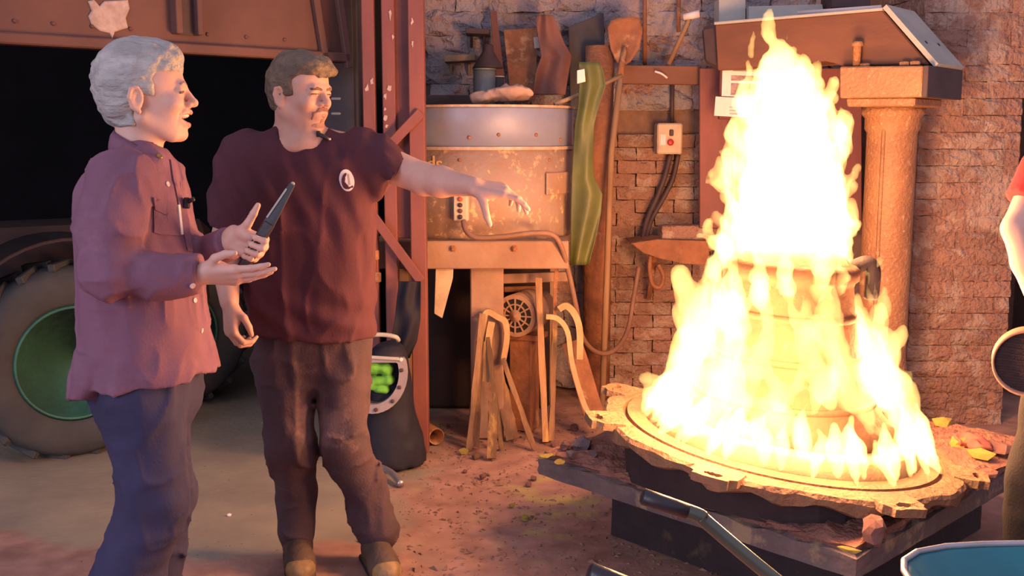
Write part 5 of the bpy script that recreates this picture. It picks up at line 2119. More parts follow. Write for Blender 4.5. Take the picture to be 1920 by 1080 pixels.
def head_parts(s, M, smile=False, sc=1.0, ears=True):
    """face and skull in a head frame: x forward, y left, z up, origin between the ears"""
    old = s.M
    s.M = M
    s.ell((-.004, 0, .050), (.097, .076, .090), k=.01)
    s.ell((.042, 0, .052), (.060, .066, .062), k=.02)
    s.ell((.042, 0, -.008), (.062, .062, .072), k=.02)
    s.ell((.058, 0, -.048), (.046, .046, .048), k=.02)
    for y in (-1, 1):
        s.cone((.004, y * .053, -.042), (.070, y * .022, -.084), .020, .018, k=.018)
        s.ell((.074, y * .040, -.010 if not smile else -.006), (.027, .023, .024), k=.014)
    s.ell((.088, 0, -.083), (.019, .024, .018), k=.014)
    s.cone((.098, -.034, .036), (.098, .034, .036), .0105, k=.014)
    s.ell((.094, 0, -.040), (.022, .030, .026), k=.014)
    for y in (-1, 1):
        s.ell((.112, y * .033, .020), (.014, .017, .0095), k=.010, op='-')
        s.ell((.0905, y * .033, .0205), (.0135, .0165, .0110), k=.003)
        s.cone((.1035, y * .020, .0235), (.096, y * .046, .0225), .0032, k=.003)      # upper lid
        s.cone((.1025, y * .022, .0150), (.096, y * .045, .0165), .0026, k=.003)      # lower lid
    s.cone((.103, 0, .030), (.122, 0, -.004), .0075, .0105, k=.010)
    s.ell((.1235, 0, -.0075), (.0125, .0115, .0105), k=.006)
    for y in (-1, 1):
        s.ell((.110, y * .0135, -.0125), (.012, .0085, .0085), k=.005)
        s.ell((.115, y * .0075, -.0195), (.006, .0035, .003), k=.002, op='-')
    if smile:
        s.ell((.108, 0, -.0450), (.034, .036, .0135), Matrix.Rotation(.14, 3, 'Y'), k=.004, op='-')
        for y in (-1, 1):
            s.chain([(.1145, 0, -.0290), (.104, y * .022, -.0285), (.086, y * .037, -.033)], [.0052, .0045, .003], k=.005)
            s.chain([(.1065, 0, -.0615), (.100, y * .018, -.058), (.085, y * .037, -.040)], [.0062, .0055, .003], k=.005)
            s.chain([(.104, y * .028, -.012), (.094, y * .041, -.034), (.085, y * .043, -.066)], [.003, .0036, .003], k=.005, op='-')
    else:
        for y in (-1, 1):
            s.cone((.113, 0, -.0365), (.100, y * .022, -.041), .0048, .003, k=.004)
            s.cone((.110, 0, -.0475), (.100, y * .021, -.043), .0055, .003, k=.004)
        s.cone((.117, -.016, -.0415), (.117, .016, -.0415), .0022, k=.0025, op='-')
    for y in ((-1, 1) if ears else ()):
        R = Matrix.Rotation(-y * .28, 3, 'Z') @ Matrix.Rotation(.15, 3, 'Y')
        s.ell((-.004, y * .079, .002), (.0175, .0065, .030), R, k=.006)
        rim = [(.008, y * .079, .018), (.0, y * .084, .030), (-.014, y * .088, .026), (-.020, y * .088, .006), (-.012, y * .083, -.018), (.0, y * .078, -.028)]
        s.chain(rim, [.0042, .0045, .0048, .0045, .005, .0065], k=.003)
        s.ell((.001, y * .088, .003), (.0100, .0085, .0150), R, k=.002, op='-')
    s.M = old


def hand(s, W, X, T, right, flex, thumb, sc=1.0, splay=(.10, .02, -.05, -.12)):
    W, X, T = Vector(W), Vector(X).normalized(), Vector(T)
    T = (T - X * T.dot(X)).normalized()
    N = X.cross(T) if right else T.cross(X)
    kx = [.092, .096, .091, .083]
    kt = [.031, .0105, -.0105, -.029]
    ln = [(.043, .026, .021), (.047, .030, .022), (.043, .027, .021), (.034, .020, .018)]
    K = []
    for i in range(4):
        k = W + (X * kx[i] + T * kt[i] + N * (.004 if i in (1, 2) else 0)) * sc
        K.append(k)
        s.cone(W + T * kt[i] * .62 * sc, k, .0150 * sc, .0128 * sc, k=.012)
    s.ell(W + (X * .038 + T * .024 - N * .012) * sc, np.array((.034, .017, .016)) * sc, Matrix((X, T, N)).transposed(), k=.012)
    s.ell(W + (X * .045 - T * .024 - N * .010) * sc, np.array((.036, .013, .014)) * sc, Matrix((X, T, N)).transposed(), k=.012)
    tips = []
    for i in range(4):
        p = K[i]
        a = 0
        fl = flex[i] if hasattr(flex[0], '__len__') else flex
        pr = [.0100, .0090, .0080, .0064]
        if i == 3: pr = [.0088, .0078, .0070, .0058]
        for j in range(3):
            a += math.radians(fl[j])
            d = (X * math.cos(a) - N * math.sin(a) + T * splay[i] * max(math.cos(a), 0)).normalized()
            q = p + d * ln[i][j] * sc
            s.cone(p, q, pr[j] * sc, pr[j + 1] * sc, k=.0035 if j else .006)
            p = q
        tips.append(p)
    p = W + (X * .022 + T * .022 - N * .006) * sc
    pr = [.0150, .0120, .0105, .0078]
    for j, (v, l) in enumerate(zip(thumb, (.042, .033, .026))):
        d = (X * v[0] + T * v[1] + N * v[2]).normalized()
        q = p + d * l * sc
        s.cone(p, q, pr[j] * sc, pr[j + 1] * sc, k=.008 if j == 0 else .003)
        p = q
    return K, tips, N


def face_only(M, smile):
    f = SDF()
    head_parts(f, M, smile, ears=False)
    return f


def shell(face, region, thick, h=.003):
    """a thin layer lying on the face inside a region"""
    lo, hi = region.bounds()
    s = SDF()
    s.ops.append(('+', lambda P: np.maximum(face.ev(P) - thick, region.ev(P)), lo, hi, .001))
    return s.mesh(h, pad=.008)


def hair_cap(M, grow, boxes, extra, strands, h=.006, smooth=.010, face=None):
    s = SDF(M)
    if face is not None:
        lo, hi = face.bounds()
        s.ops.append(('+', lambda P: face.ev(P) - .006, lo, hi, .012))
    for e in extra:
        s.ell(e[0], e[1], k=.02)
    for c, hb in boxes:
        s.box(c, hb, None, .022, smooth, '-')
    s.pos.append(strands)
    return keep_largest(s.mesh(h))


def decal(name, pts, bvh, off, m, parent, rings=3, back=.006):
    """thin raised patch lying on a garment, outline given by sight lines"""
    if rings > 1:
        pts = [(a[0] + (b[0] - a[0]) * k / 4, a[1] + (b[1] - a[1]) * k / 4) for a, b in zip(pts, pts[1:] + pts[:1]) for k in range(4)]
        rings = 6
    cx = sum(p[0] for p in pts) / len(pts)
    cy = sum(p[1] for p in pts) / len(pts)
    n = len(pts)
    R = [1 - i / rings for i in range(rings)]
    verts = []
    for f in R:
        for (x, y) in pts:
            hit, nn = on_surface(bvh, cx + (x - cx) * f, cy + (y - cy) * f)
            if hit is None: return None
            verts.append(hit + nn * off)
    hit, nn = on_surface(bvh, cx, cy)
    verts.append(hit + nn * off)
    faces = []
    for r in range(rings - 1):
        for i in range(n):
            faces.append((r * n + i, r * n + (i + 1) % n, (r + 1) * n + (i + 1) % n, (r + 1) * n + i))
    for i in range(n):
        faces.append(((rings - 1) * n + i, (rings - 1) * n + (i + 1) % n, rings * n))
    b = len(verts)
    for (x, y) in pts:
        hit, nn = on_surface(bvh, x, y)
        verts.append(hit - nn * back)
    for i in range(n):
        faces.append((b + i, b + (i + 1) % n, (i + 1) % n, i))
    return link(name, mesh_from(verts, faces), m, parent, False)


def button(bvh, px, py, r, m, parent, name='button'):
    hit, n = on_surface(bvh, px, py)
    if hit is None: return
    M = Matrix.Translation(hit) @ n.to_track_quat('Z', 'Y').to_matrix().to_4x4()
    return link(name, lathe_mesh([(r, -.003), (r, .002), (r * .8, .0032), (r * .6, .0022)], 16, M), m, parent, True)


def crease(P, f, off, stretch, sharp=3.0):
    """ridged cloth folds: thin raised lines, 0..1"""
    n = vnoise(P * np.array(stretch, dtype=np.float32), f, off)
    return np.clip(1 - np.abs(n) * 4.2, 0, 1) ** sharp


def collar_mesh(C, up_r, lo_r, drop, slope, a0, a1, D, n=30, thick=.005):
    """turned-down shirt collar: band from a0 to a1 (angle 0 = front), C neck centre"""
    rows = []
    for i in range(n):
        a = a0 + (a1 - a0) * i / (n - 1)
        c, s = math.cos(a), math.sin(a)
        e = min(i, n - 1 - i) / (n - 1)
        pt = max(0, 1 - e * 9) * .018
        base = C.z - slope * c
        r1 = Vector((C.x + up_r[0] * c, C.y + up_r[1] * s, base))
        rt = Vector((C.x + (up_r[0] + .008) * c, C.y + (up_r[1] + .008) * s, base + .007))
        r2 = Vector((C.x + (lo_r[0] + pt) * c, C.y + (lo_r[1] + pt * .3) * s, base - drop - pt))
        inn = Vector((C.x + (up_r[0] - .004) * c, C.y + (up_r[1] - .004) * s, base - drop))
        r2i = Vector((C.x + (lo_r[0] + pt - thick) * c, C.y + (lo_r[1] + pt * .3 - thick) * s, base - drop - pt - .002))
        rows.append([inn, r1, rt, r1.lerp(r2, .30) + Vector((.010 * c, .010 * s, .006)), r1.lerp(r2, .65) + Vector((.006 * c, .006 * s, .002)), r2, r2i])
    m = len(rows[0])
    v = [p for r in rows for p in r]
    f = []
    for i in range(n - 1):
        for k in range(m):
            f.append((i * m + k, i * m + (k + 1) % m, (i + 1) * m + (k + 1) % m, (i + 1) * m + k))
    f += [tuple(range(m - 1, -1, -1)), tuple((n - 1) * m + k for k in range(m))]
    return mesh_from(v, f)


def boot(toe_dir, heel, ln=.29, w=.052, ankle=None, hgt=.17, name='boot'):
    """SDF of a boot: heel point on the floor, pointing along toe_dir"""
    d = Vector((toe_dir[0], toe_dir[1], 0)).normalized()
    sd = Vector((-d.y, d.x, 0))
    R = Matrix((d, sd, Vector((0, 0, 1)))).transposed()
    H = Vector((heel[0], heel[1], 0))
    s = SDF()
    s.ell(H + d * (ln - .085) + Vector((0, 0, .045)), (.085, w, .045), R, k=.03)
    s.ell(H + d * (ln * .45) + Vector((0, 0, .06)), (.12, w * .86, .055), R, k=.04)
    s.ell(H + d * .05 + Vector((0, 0, .05)), (.055, w * .80, .055), R, k=.03)
    top = Vector(ankle) if ankle is not None else H + d * .07 + Vector((0, 0, hgt))
    s.cone(H + d * .07 + Vector((0, 0, .07)), top, .048, .056, k=.03)
    s.box(H + d * (ln * .5) + Vector((0, 0, .014)), (ln * .5, w * .95, .014), R, .012, .008)
    s.plane((0, 0, .002), (0, 0, -1))
    return s


# ---------------------------------------------------------------- the man in the mauve overshirt
def build_man_mauve():
    D = 2.9

    def J(x, y, dy=0.0):
        return at(x, y, D + dy)
    px = D / FPX
    O = J(264, 189)
    HM = Matrix.Translation(O) @ Matrix.Rotation(.25, 4, 'Z') @ Matrix.Rotation(-.02, 4, 'Y') @ Matrix.Scale(1.09, 4)
    # --- shirt
    def secs(L, yw=1.0):
        out = []
        for (y, xl, xr, hw) in L:
            a, b = J(xl, y), J(xr, y)
            out.append((a.z, (a.x + b.x) / 2, D, (b.x - a.x) / 2, hw * yw))
        return out
    TS = [(268, 228, 300, .05), (284, 216, 316, .09), (300, 203, 325, .135), (325, 184, 331, .18), (355, 166, 336, .205), (400, 158, 343, .215), (460, 158, 356, .212), (520, 160, 364, .205), (580, 160, 370, .200), (640, 163, 381, .205), (690, 166, 394, .21), (722, 168, 400, .21)]
    sh = SDF()
    sh.loft(secs(TS), 0, .02, pw=2.3)
    # hem: cut
    sh.plane(J(300, 697), (.03, 0, -1), .004)
    tail = SDF()
    tail.loft(secs([(640, 166, 290, .200), (690, 166, 250, .205), (719, 166, 224, .20)]), 0, .01, pw=2.3)
    sh.sub(tail, .006)
    # near sleeve
    S, El, Cu = J(226, 338, -.185), J(206, 512, -.255), J(371, 512, -.20)
    sl = SDF()
    sl.chain([S, S.lerp(El, .5) + Vector((-.012, 0, 0)), El], [.080, .078, .064], k=.03)
    sl.chain([El, El.lerp(Cu, .5) + Vector((0, 0, -.006)), Cu + Vector((.03, 0, 0))], [.066, .055, .046], k=.03)
    sl.plane(Cu + Vector((.004, 0, 0)), (1, 0, -.05), .003)
    sh.sub(sl, .007)
    # far sleeve
    S2, E2, C2 = J(262, 338, .185), J(300, 520, .23), J(428, 458, .02)
    s2 = SDF()
    s2.chain([S2, E2, C2 + (C2 - E2).normalized() * .03], [.078, .060, .038], k=.03)
    s2.plane(C2, (C2 - E2), .003)
    sh.sub(s2, .02)
    # turned-down collar
    ring = []
    for i in range(17):
        a = 2 * math.pi * i / 16
        c = J(270, 276)
        t = math.cos(a)
        ring.append(Vector((c.x + .072 * t * 1.02, D + .062 * math.sin(a), c.z - .030 * t + .004)))
    # neck opening
    sh.ell(J(270, 258), (.058, .052, .060), k=.006, op='-')
    def fold(P, Dd):
        elb = np.sqrt(((P - np.array(El, dtype=np.float32)) ** 2).sum(1))
        near = np.clip(1 - elb / .2, 0, 1)
        return Dd + .016 * vnoise(P * np.array([1, 1, .5]), 10, 2.5) + .008 * vnoise(P * np.array([1, 1, .7]), 23, 6.1) \
            - .010 * crease(P, 7, 1.3, (1.2, 1, .35)) - .007 * crease(P, 12, 7.3, (1, 1, .6)) - .012 * near * crease(P, 16, 3.1, (.6, 1, 1.3), 2)
    sh.pos.append(fold)
    me_shirt = keep_largest(sh.mesh(.0065))

    # --- body
    b = SDF()
    head_parts(b, HM, smile=True)
    nk = J(262, 300)
    b.cone(HM @ Vector((-.014, 0, -.03)), nk, .056, .057, k=.022)
    b.cone(HM @ Vector((.012, 0, -.06)), nk + Vector((.016, 0, 0)), .040, .042, k=.014)
    shr = [(y, xl + 22, xr - (22 if y < 560 else 46), max(hw - .035, .03)) for (y, xl, xr, hw) in TS[2:-1]]
    b.loft(secs(shr), 0, .03)
    b.chain([S, El, Cu], [.05, .042, .029], k=.03)
    b.chain([S2, E2, C2], [.05, .042, .028], k=.03)
    W1 = Cu + Vector((.005, 0, .000))
    b.cone(Cu - Vector((.05, 0, 0)), W1 + Vector((.004, 0, 0)), .027, .025, k=.012)
    hand(b, W1 + Vector((.004, 0, -.004)), (1, -.02, -.02), (0, -.78, .63), True, [(4, 8, 6), (6, 8, 6), (8, 10, 8), (10, 14, 10)], [(.55, .75, -.25), (.9, .5, -.1), (1, .15, -.05)], .98, (.03, .01, -.01, -.03))
    sd = (J(573, 297) - J(484, 447)).normalized()
    W2 = J(434, 444, .02)
    X2 = Vector((.90, -.20, -.36)).normalized()
    T2 = (sd - X2 * sd.dot(X2)).normalized()
    N2 = T2.cross(X2)
    Qs = W2 + X2 * .084 - N2 * .026
    stick_a, stick_b = Qs - sd * .045, Qs + sd * .205
    b.cone(C2 - (C2 - E2).normalized() * .05, W2, .027, .026, k=.012)
    hand(b, W2, X2, T2, False, [(66, 96, 62), (72, 96, 62), (76, 96, 60), (80, 94, 58)], [(.45, .80, -.40), (.22, .95, -.20), (.12, 1, .0)], 1.0, (.03, .0, -.02, -.04))
    # legs under the trousers and feet
    hipn, hipf = J(276, 735, -.09), J(286, 735, .09)
    kn, kf = J(298, 945, -.09), J(312, 930, .10)
    an, af = Vector((J(250, 1200, -.08).x, D - .10, .10)), Vector((J(290, 1200, .1).x, D + .12, .10))
    b.chain([hipn, kn, an], [.075, .05, .035], k=.03)
    b.chain([hipf, kf, af], [.075, .05, .035], k=.03)
    b.cone(hipn, hipf, .08, .08, k=.04)
    me_body = keep_largest(b.mesh(.0038))
    P = link('person', me_body, M_SKIN1, None, True)
    tag(P, 'smiling silver-haired man in a mauve overshirt holding a black probe', 'person')
    shirt = link('overshirt', me_shirt, M_MAUVE, P, True)
    bv = bvh_of(shirt)

    link('collar', collar_mesh(J(266, 272), (.062, .062), (.086, .088), .040, .034, .22, 2 * math.pi - .22, D), M_MAUVE, shirt, True)
    # --- trousers
    t = SDF()
    t.loft(secs([(685, 176, 374, .185), (720, 184, 366, .185), (770, 200, 360, .165), (820, 245, 335, .08)]), 0, .03)
    t.chain([J(262, 752, -.085), J(290, 930, -.09), Vector((an.x - .005, an.y, .28)), an + Vector((0, 0, -.03))], [.108, .083, .085, .078], k=.04)
    t.chain([J(276, 752, .085), J(304, 925, .10), Vector((af.x, af.y, .28)), af + Vector((0, 0, -.03))], [.105, .080, .08, .074], k=.04)
    t.pos.append(lambda Q, Dd: Dd + .012 * vnoise(Q * np.array([1, 1, .6]), 12, 1.5) + .007 * vnoise(Q, 26, 3.3) - .011 * crease(Q, 8, 2.2, (1, 1, .4)) - .008 * crease(Q, 13, 5.2, (1, 1, .8)))
    link('trousers', keep_largest(t.mesh(.008)), M_JEANS, P, True)
    for A in (an, af):
        bo = boot((1, -.15), (A.x - .07, A.y, 0), .28, .05, A + Vector((0, 0, .03)))
        link('shoe', bo.mesh(.009), M_BOOT, P, True)

    # --- hair: swept top, short sides
    F = face_only(HM, True)
    def strands(Q, Dd):
        L = (Q - np.array(O, dtype=np.float32))
        w = np.stack([L[:, 0] * 16 + L[:, 2] * 10, L[:, 1] * 60, L[:, 2] * 55 - L[:, 0] * 22], 1)
        return Dd + .010 * vnoise(w, 1.0, 4) + .006 * vnoise(L, 60, 9)
    hair = hair_cap(HM, 0, [((.150, 0, -.010), (.112, .2, .075)), ((.065, 0, -.10), (.078, .2, .110)), ((-.02, 0, -.165), (.3, .2, .10)), ((.135, 0, .052), (.035, .2, .030))],
                    [((-.010, 0, .055), (.100, .0805, .090)), ((.010, 0, .095), (.088, .070, .050)), ((.055, 0, .108), (.052, .058, .032)), ((-.035, 0, .015), (.068, .0775, .09)), ((.03, 0, .125), (.045, .045, .022))], strands, .0055, face=F)
    link('hair', hair, M_HAIR1, P, True)
    for y in (-1, 1):
        e = SDF(HM)
        e.chain([(.110, y * .012, .037), (.108, y * .030, .043), (.094, y * .050, .037)], [.0036, .0042, .003], k=.003)
        link('eyebrow', shell(F, e, .0010), M_BROW1, P, True)
        e = SDF(HM)
        e.chain([(.1065, y * .019, .0185), (.1065, y * .033, .0195), (.0965, y * .050, .0165)], [.0026, .0034, .0036], k=.002)
        link('eyelashes', shell(F, e, .0010, .002), M_LASH, P, True)
    e = SDF(HM)
    e.ell((.0905, 0, -.0375), (.0215, .0310, .0078), k=.002)
    link('teeth', e.mesh(.003, pad=.01), M_TEETH, P, True)
    e = SDF(HM)
    e.ell((.078, 0, -.046), (.020, .032, .013), k=.002)
    link('mouth_lining', e.mesh(.004, pad=.01), M_MOUTH, P, True)
    e = SDF(HM)
    for y in (-1, 1):
        e.chain([(.1085, 0, -.0610), (.101, y * .018, -.0575), (.086, y * .037, -.040)], [.0068, .006, .003], k=.004)
        e.chain([(.1165, 0, -.0315), (.105, y * .022, -.0305), (.087, y * .037, -.0345)], [.0046, .004, .003], k=.004)
    link('lips', shell(F, e, .0008), M_LIP, P, True)

    # --- shirt details
    pk = decal('placket', [(318, 300), (331, 304), (336, 330), (344, 370), (352, 420), (360, 470), (350, 470), (340, 425), (331, 372), (322, 330)], bv, .004, M_MAUVE, shirt, 2)
    pocket = [(287, 372), (318, 379), (327, 384), (338, 442), (300, 440), (288, 436)]
    decal('chest_pocket', pocket, bv, .0035, M_MAUVE, shirt, 3)
    flap = [(286, 370), (319, 378), (328, 384), (327, 396), (308, 404), (288, 394)]
    decal('pocket_flap', flap, bv, .006, M_MAUVE, shirt, 3)
    decal('undershirt', [(331, 384), (335, 384), (341, 440), (337, 440)], bv, .005, M_WHITE, shirt, 2)
    for (x, y) in ((314, 345), (304, 389), (365, 563), (378, 620), (361, 536)):
        button(bv, x, y, .0075, M_BUTTON, shirt)
    button(bv, 299, 293, .0085, M_BRASS, shirt)
    # cuff band
    cf = SDF()
    cf.cone(Cu + Vector((-.058, 0, 0)), Cu + Vector((.02, 0, 0)), .0525, .0500, k=.004)
    cf.plane(Cu + Vector((.007, 0, 0)), (1, 0, -.05), .003)
    cf.plane(Cu + Vector((-.060, 0, 0)), (-1, 0, .05), .003)
    link('cuff', cf.mesh(.006), M_MAUVE, shirt, True)
    bc = bvh_of(shirt)
    M = Matrix.Translation(J(360, 535, -.2) + Vector((0, -.048, .0))) @ Matrix.Rotation(math.pi / 2, 4, 'X')
    # clip microphone
    hit, n = on_surface(bv, 342, 382)
    c = hit + n * .014
    E = empty('clip_microphone', c, 'tiny black clip microphone on the mauve shirt placket', 'microphone')
    box('clip', c, (.016, .014, .030), M_BLACKRUB, E, None, .003)
    tube('capsule', [c + Vector((.006, -.004, .004)), c + Vector((.022, -.006, .012))], .006, M_BLACKRUB, E)

    # --- the probe in his hand
    E = empty('handheld_probe', (stick_a + stick_b) / 2, 'black handheld probe with slim metal blade in the smiling man\'s fist', 'probe')
    mid = stick_a.lerp(stick_b, .52)
    box_between('handle', stick_a - sd * .02, mid, .032, .020, M_BLACKRUB, E, (0, -1, 0), .005)
    verts, faces = [], []
    R = basis(sd, (0, -1, 0))
    a, bq = mid - sd * .005, stick_b
    w0, w1, th = .015, .007, .007
    side = R @ Vector((0, 1, 0))
    nn = R @ Vector((0, 0, 1))
    for (p, w) in ((a, w0), (bq, w1)):
        for (u, v) in ((-1, -1), (1, -1), (1, 1), (-1, 1)):
            verts.append(p + side * u * w + nn * v * th)
    faces = [(0, 1, 2, 3), (7, 6, 5, 4)] + [(i, 4 + i, 4 + (i + 1) % 4, (i + 1) % 4) for i in range(4)]
    link('sheath', mesh_from(verts, faces), M_BLACKRUB, E)
    box_between('metal_edge', stick_a.lerp(stick_b, .55) + side * .012 + nn * .008, stick_a.lerp(stick_b, .93) + side * .006 + nn * .008, .005, .004, M_GREYSTEEL, E, (0, -1, 0), 0)
    link('end_stud', lathe_mesh([(.005, 0), (.006, .003), (.003, .006)], 10, Matrix.Translation(stick_b) @ sd.to_track_quat('Z', 'Y').to_matrix().to_4x4()), M_GREYSTEEL, E)


build_man_mauve()


# ---------------------------------------------------------------- the man in the burgundy T-shirt, pointing
def build_man_burgundy():
    D = 3.62

    def J(x, y, dy=0.0):
        return at(x, y, D + dy)
    O = J(558, 183)
    yaw = math.radians(-31)
    HM = Matrix.Translation(O) @ Matrix.Rotation(yaw, 4, 'Z') @ Matrix.Rotation(.10, 4, 'Y') @ Matrix.Scale(1.04, 4)

    def secs(L):
        out = []
        for (y, xl, xr, hw) in L:
            a, b = J(xl, y), J(xr, y)
            out.append((a.z, (a.x + b.x) / 2, D + .02, (b.x - a.x) / 2, hw))
        return out
    TS = [(226, 530, 590, .045), (240, 508, 612, .065), (254, 478, 646, .085), (270, 450, 676, .105), (300, 440, 692, .125), (345, 442, 694, .138), (400, 450, 692, .142), (460, 456, 693, .145), (520, 462, 694, .148), (580, 466, 694, .146), (632, 470, 697, .145)]
    # image-left arm hangs, forearm comes forward; image-right arm points at the fire
    SL, EL, WL = J(462, 296, .03), J(420, 462, .04), J(430, 566, -.16)
    SR, ER, WR = J(676, 288, .02), J(796, 336, -.05), J(888, 350, -.17)
    sh = SDF()
    sh.loft(secs(TS), 0, .02, pw=2.4)
    sh.plane(J(585, 626), (-.04, 0, -1), .004)
    a = SDF()
    a.chain([SL, SL.lerp(EL, .45), SL.lerp(EL, .9)], [.088, .083, .076], k=.03)
    a.plane(J(432, 432), (EL - SL), .004)
    sh.sub(a, .035)
    a = SDF()
    e1 = J(735, 322, -.01)
    a.chain([SR, SR.lerp(e1, .6), e1 + (e1 - SR).normalized() * .06], [.088, .078, .068], k=.03)
    a.plane(J(737, 326, -.02), (.75, -.1, -.58), .004)
    sh.sub(a, .04)
    # neckline
    sh.ell(J(564, 226, -.05), (.086, .11, .105), k=.006, op='-')
    nb = []
    for i in range(17):
        t = 2 * math.pi * i / 16
        nb.append(J(562, 238) + Vector((.088 * math.cos(t), .075 * math.sin(t) + .0, -.048 * (-math.sin(t)) * -1 * .9 + -.012)))

    def fold(P, Dd):
        q = P - np.array(O, dtype=np.float32)
        nd = np.sqrt((q[:, 0] - .01) ** 2 + (q[:, 2] + .10) ** 2)
        w = np.clip((nd - .10) / .10, .08, 1)
        v = Dd + w * (.014 * vnoise(P * np.array([1, 1, .4]), 9, 2.5) + .008 * vnoise(P * np.array([1.2, 1, .5]), 21, 6.1))
        v -= w * (.014 * crease(P, 6, 4.3, (1.5, 1, .25)) + .008 * crease(P, 12, 9.3, (1.2, 1, .5)))
        # drapes running down from the pointing shoulder
        v += .006 * np.sin(q[:, 0] * 70 + q[:, 2] * 26 + 5 * vnoise(P, 5, 3)) * np.clip(1 - np.abs(q[:, 2] + .30) / .3, 0, 1)
        v += .007 * np.sin(q[:, 2] * 60 + q[:, 0] * 34 + 4 * vnoise(P, 6, 8)) * np.clip(1 - np.abs(q[:, 2] + .74) / .16, 0, 1)
        return v
    sh.pos.append(fold)
    me_shirt = keep_largest(sh.mesh(.0075))

    b = SDF()
    head_parts(b, HM, smile=False)
    nk = J(556, 262, .03)
    b.cone(HM @ Vector((-.01, 0, -.03)), nk, .066, .072, k=.03)
    b.cone(HM @ Vector((.03, 0, -.075)), nk + Vector((.03, -.04, 0)), .048, .05, k=.03)
    b.ell(J(566, 275, -.02), (.10, .075, .05), k=.04)
    shr = [(y, xl + 14, xr - 14, max(hw - .03, .03)) for (y, xl, xr, hw) in TS[3:-1]]
    b.loft(secs(shr), 0, .03)
    b.cone(nk, SL, .06, .06, k=.03)
    b.cone(nk, SR, .06, .06, k=.03)
    b.chain([SL, EL], [.062, .050], k=.03)
    b.chain([EL, EL.lerp(WL, .3), WL], [.050, .049, .031], k=.02)
    b.chain([SR, ER], [.064, .052], k=.03)
    b.chain([ER, ER.lerp(WR, .35), WR], [.052, .049, .032], k=.02)
    # hanging hand, fingers curled into a ring
    hand(b, WL + Vector((0, 0, -.004)), (.06, -.15, -1), (.55, -.8, 0), True, [(38, 55, 35), (36, 55, 35), (34, 55, 35), (30, 50, 30)], [(.70, .65, -.55), (.95, .15, -.40), (.95, -.20, -.35)], 1.05)
    # pointing hand, drooping
    hand(b, WR, (.98, -.05, -.12), (0, -.93, -.35), False, [(8, 22, 14), (24, 26, 16), (34, 30, 18), (40, 34, 20)], [(.45, .55, -.75), (.35, .45, -.85), (.45, .2, -.85)], 1.08)
    hl, hr = J(530, 640, .02), J(640, 640, .02)
    kl, kr = J(546, 830, -.03), J(642, 825, -.04)
    al = Vector((J(553, 990, -.02).x, D + .02, .13))
    ar = Vector((J(706, 990, .02).x, D + .00, .13))
    b.chain([hl, kl, al], [.065, .042, .030], k=.03)
    b.chain([hr, kr, ar], [.065, .042, .030], k=.03)
    b.cone(hl, hr, .07, .07, k=.03)
    P = link('person', keep_largest(b.mesh(.0040)), M_SKIN2, None, True)
    tag(P, 'brown-haired man in a burgundy T-shirt pointing at the fire', 'person')
    shirt = link('t_shirt', me_shirt, M_TEE, P, True)

    # neckline rib follows the opening
    t = SDF()
    t.loft(secs([(612, 478, 692, .125), (645, 482, 692, .125), (690, 496, 686, .11), (740, 545, 635, .06)]), 0, .03)
    t.chain([J(533, 680, .02), J(546, 835, -.03), al + Vector((0, .02, .12)), al + Vector((0, .0, -.005))], [.103, .080, .062, .064], k=.04)
    t.chain([J(641, 680, .02), J(643, 830, -.04), ar + Vector((-.03, .02, .12)), ar + Vector((0, 0, -.005))], [.098, .079, .066, .068], k=.018)
    t.pos.append(lambda Q, Dd: Dd + .014 * vnoise(Q * np.array([1, 1, .7]), 11, 1.5) + .008 * vnoise(Q, 24, 3.3) - .012 * crease(Q, 8, 2.2, (1, 1, .4)) - .010 * crease(Q, 12, 5.2, (1, 1, .9)))
    tr = link('work_trousers', keep_largest(t.mesh(.0085)), M_WORK, P, True)
    for (A, td) in ((al, (.25, -1)), (ar, (.35, -1))):
        d = Vector((td[0], td[1], 0)).normalized()
        h = Vector((A.x, A.y, 0)) - d * .07
        bo = boot(td, h, .29, .052, A + Vector((0, 0, .02)))
        o = link('boot', bo.mesh(.008), M_BOOT, P, True)
        R = Matrix((d, Vector((-d.y, d.x, 0)), Vector((0, 0, 1)))).transposed()
        so = SDF()
        so.box(h + d * .146 + Vector((0, 0, .012)), (.152, .053, .012), R, .011)
        link('sole', so.mesh(.008), M_SOLE, o, True)
        tc = SDF()
        tc.ell(h + d * .222 + Vector((0, 0, .046)), (.076, .0535, .046), R)
        tc.plane(h + d * .235, -d)
        tc.plane((0, 0, .026), (0, 0, -1))
        link('toe_cap', tc.mesh(.007), mat('scuffed_toe', (.32, .20, .08), (.14, .09, .05), 18, .6, bump=.3), o, True)

    def strands(Q, Dd):
        L = (Q - np.array(O, dtype=np.float32))
        w = np.stack([L[:, 0] * 30 + L[:, 2] * 8, L[:, 1] * 40, L[:, 2] * 45 - L[:, 0] * 18], 1)
        return Dd + .009 * vnoise(w, 1.0, 4) + .006 * vnoise(L, 55, 9)
    F = face_only(HM, False)
    hair = hair_cap(HM, 0, [((.150, 0, -.010), (.108, .2, .082)), ((.070, 0, -.10), (.078, .2, .105)), ((-.02, 0, -.155), (.3, .2, .10))],
                    [((-.010, 0, .055), (.100, .081, .090)), ((.015, 0, .098), (.088, .074, .050)), ((.066, .0, .105), (.050, .062, .034)), ((-.035, 0, .018), (.068, .078, .085)), ((.095, .03, .092), (.026, .034, .022))], strands, .0055, face=F)
    link('hair', hair, M_HAIR2, P, True)
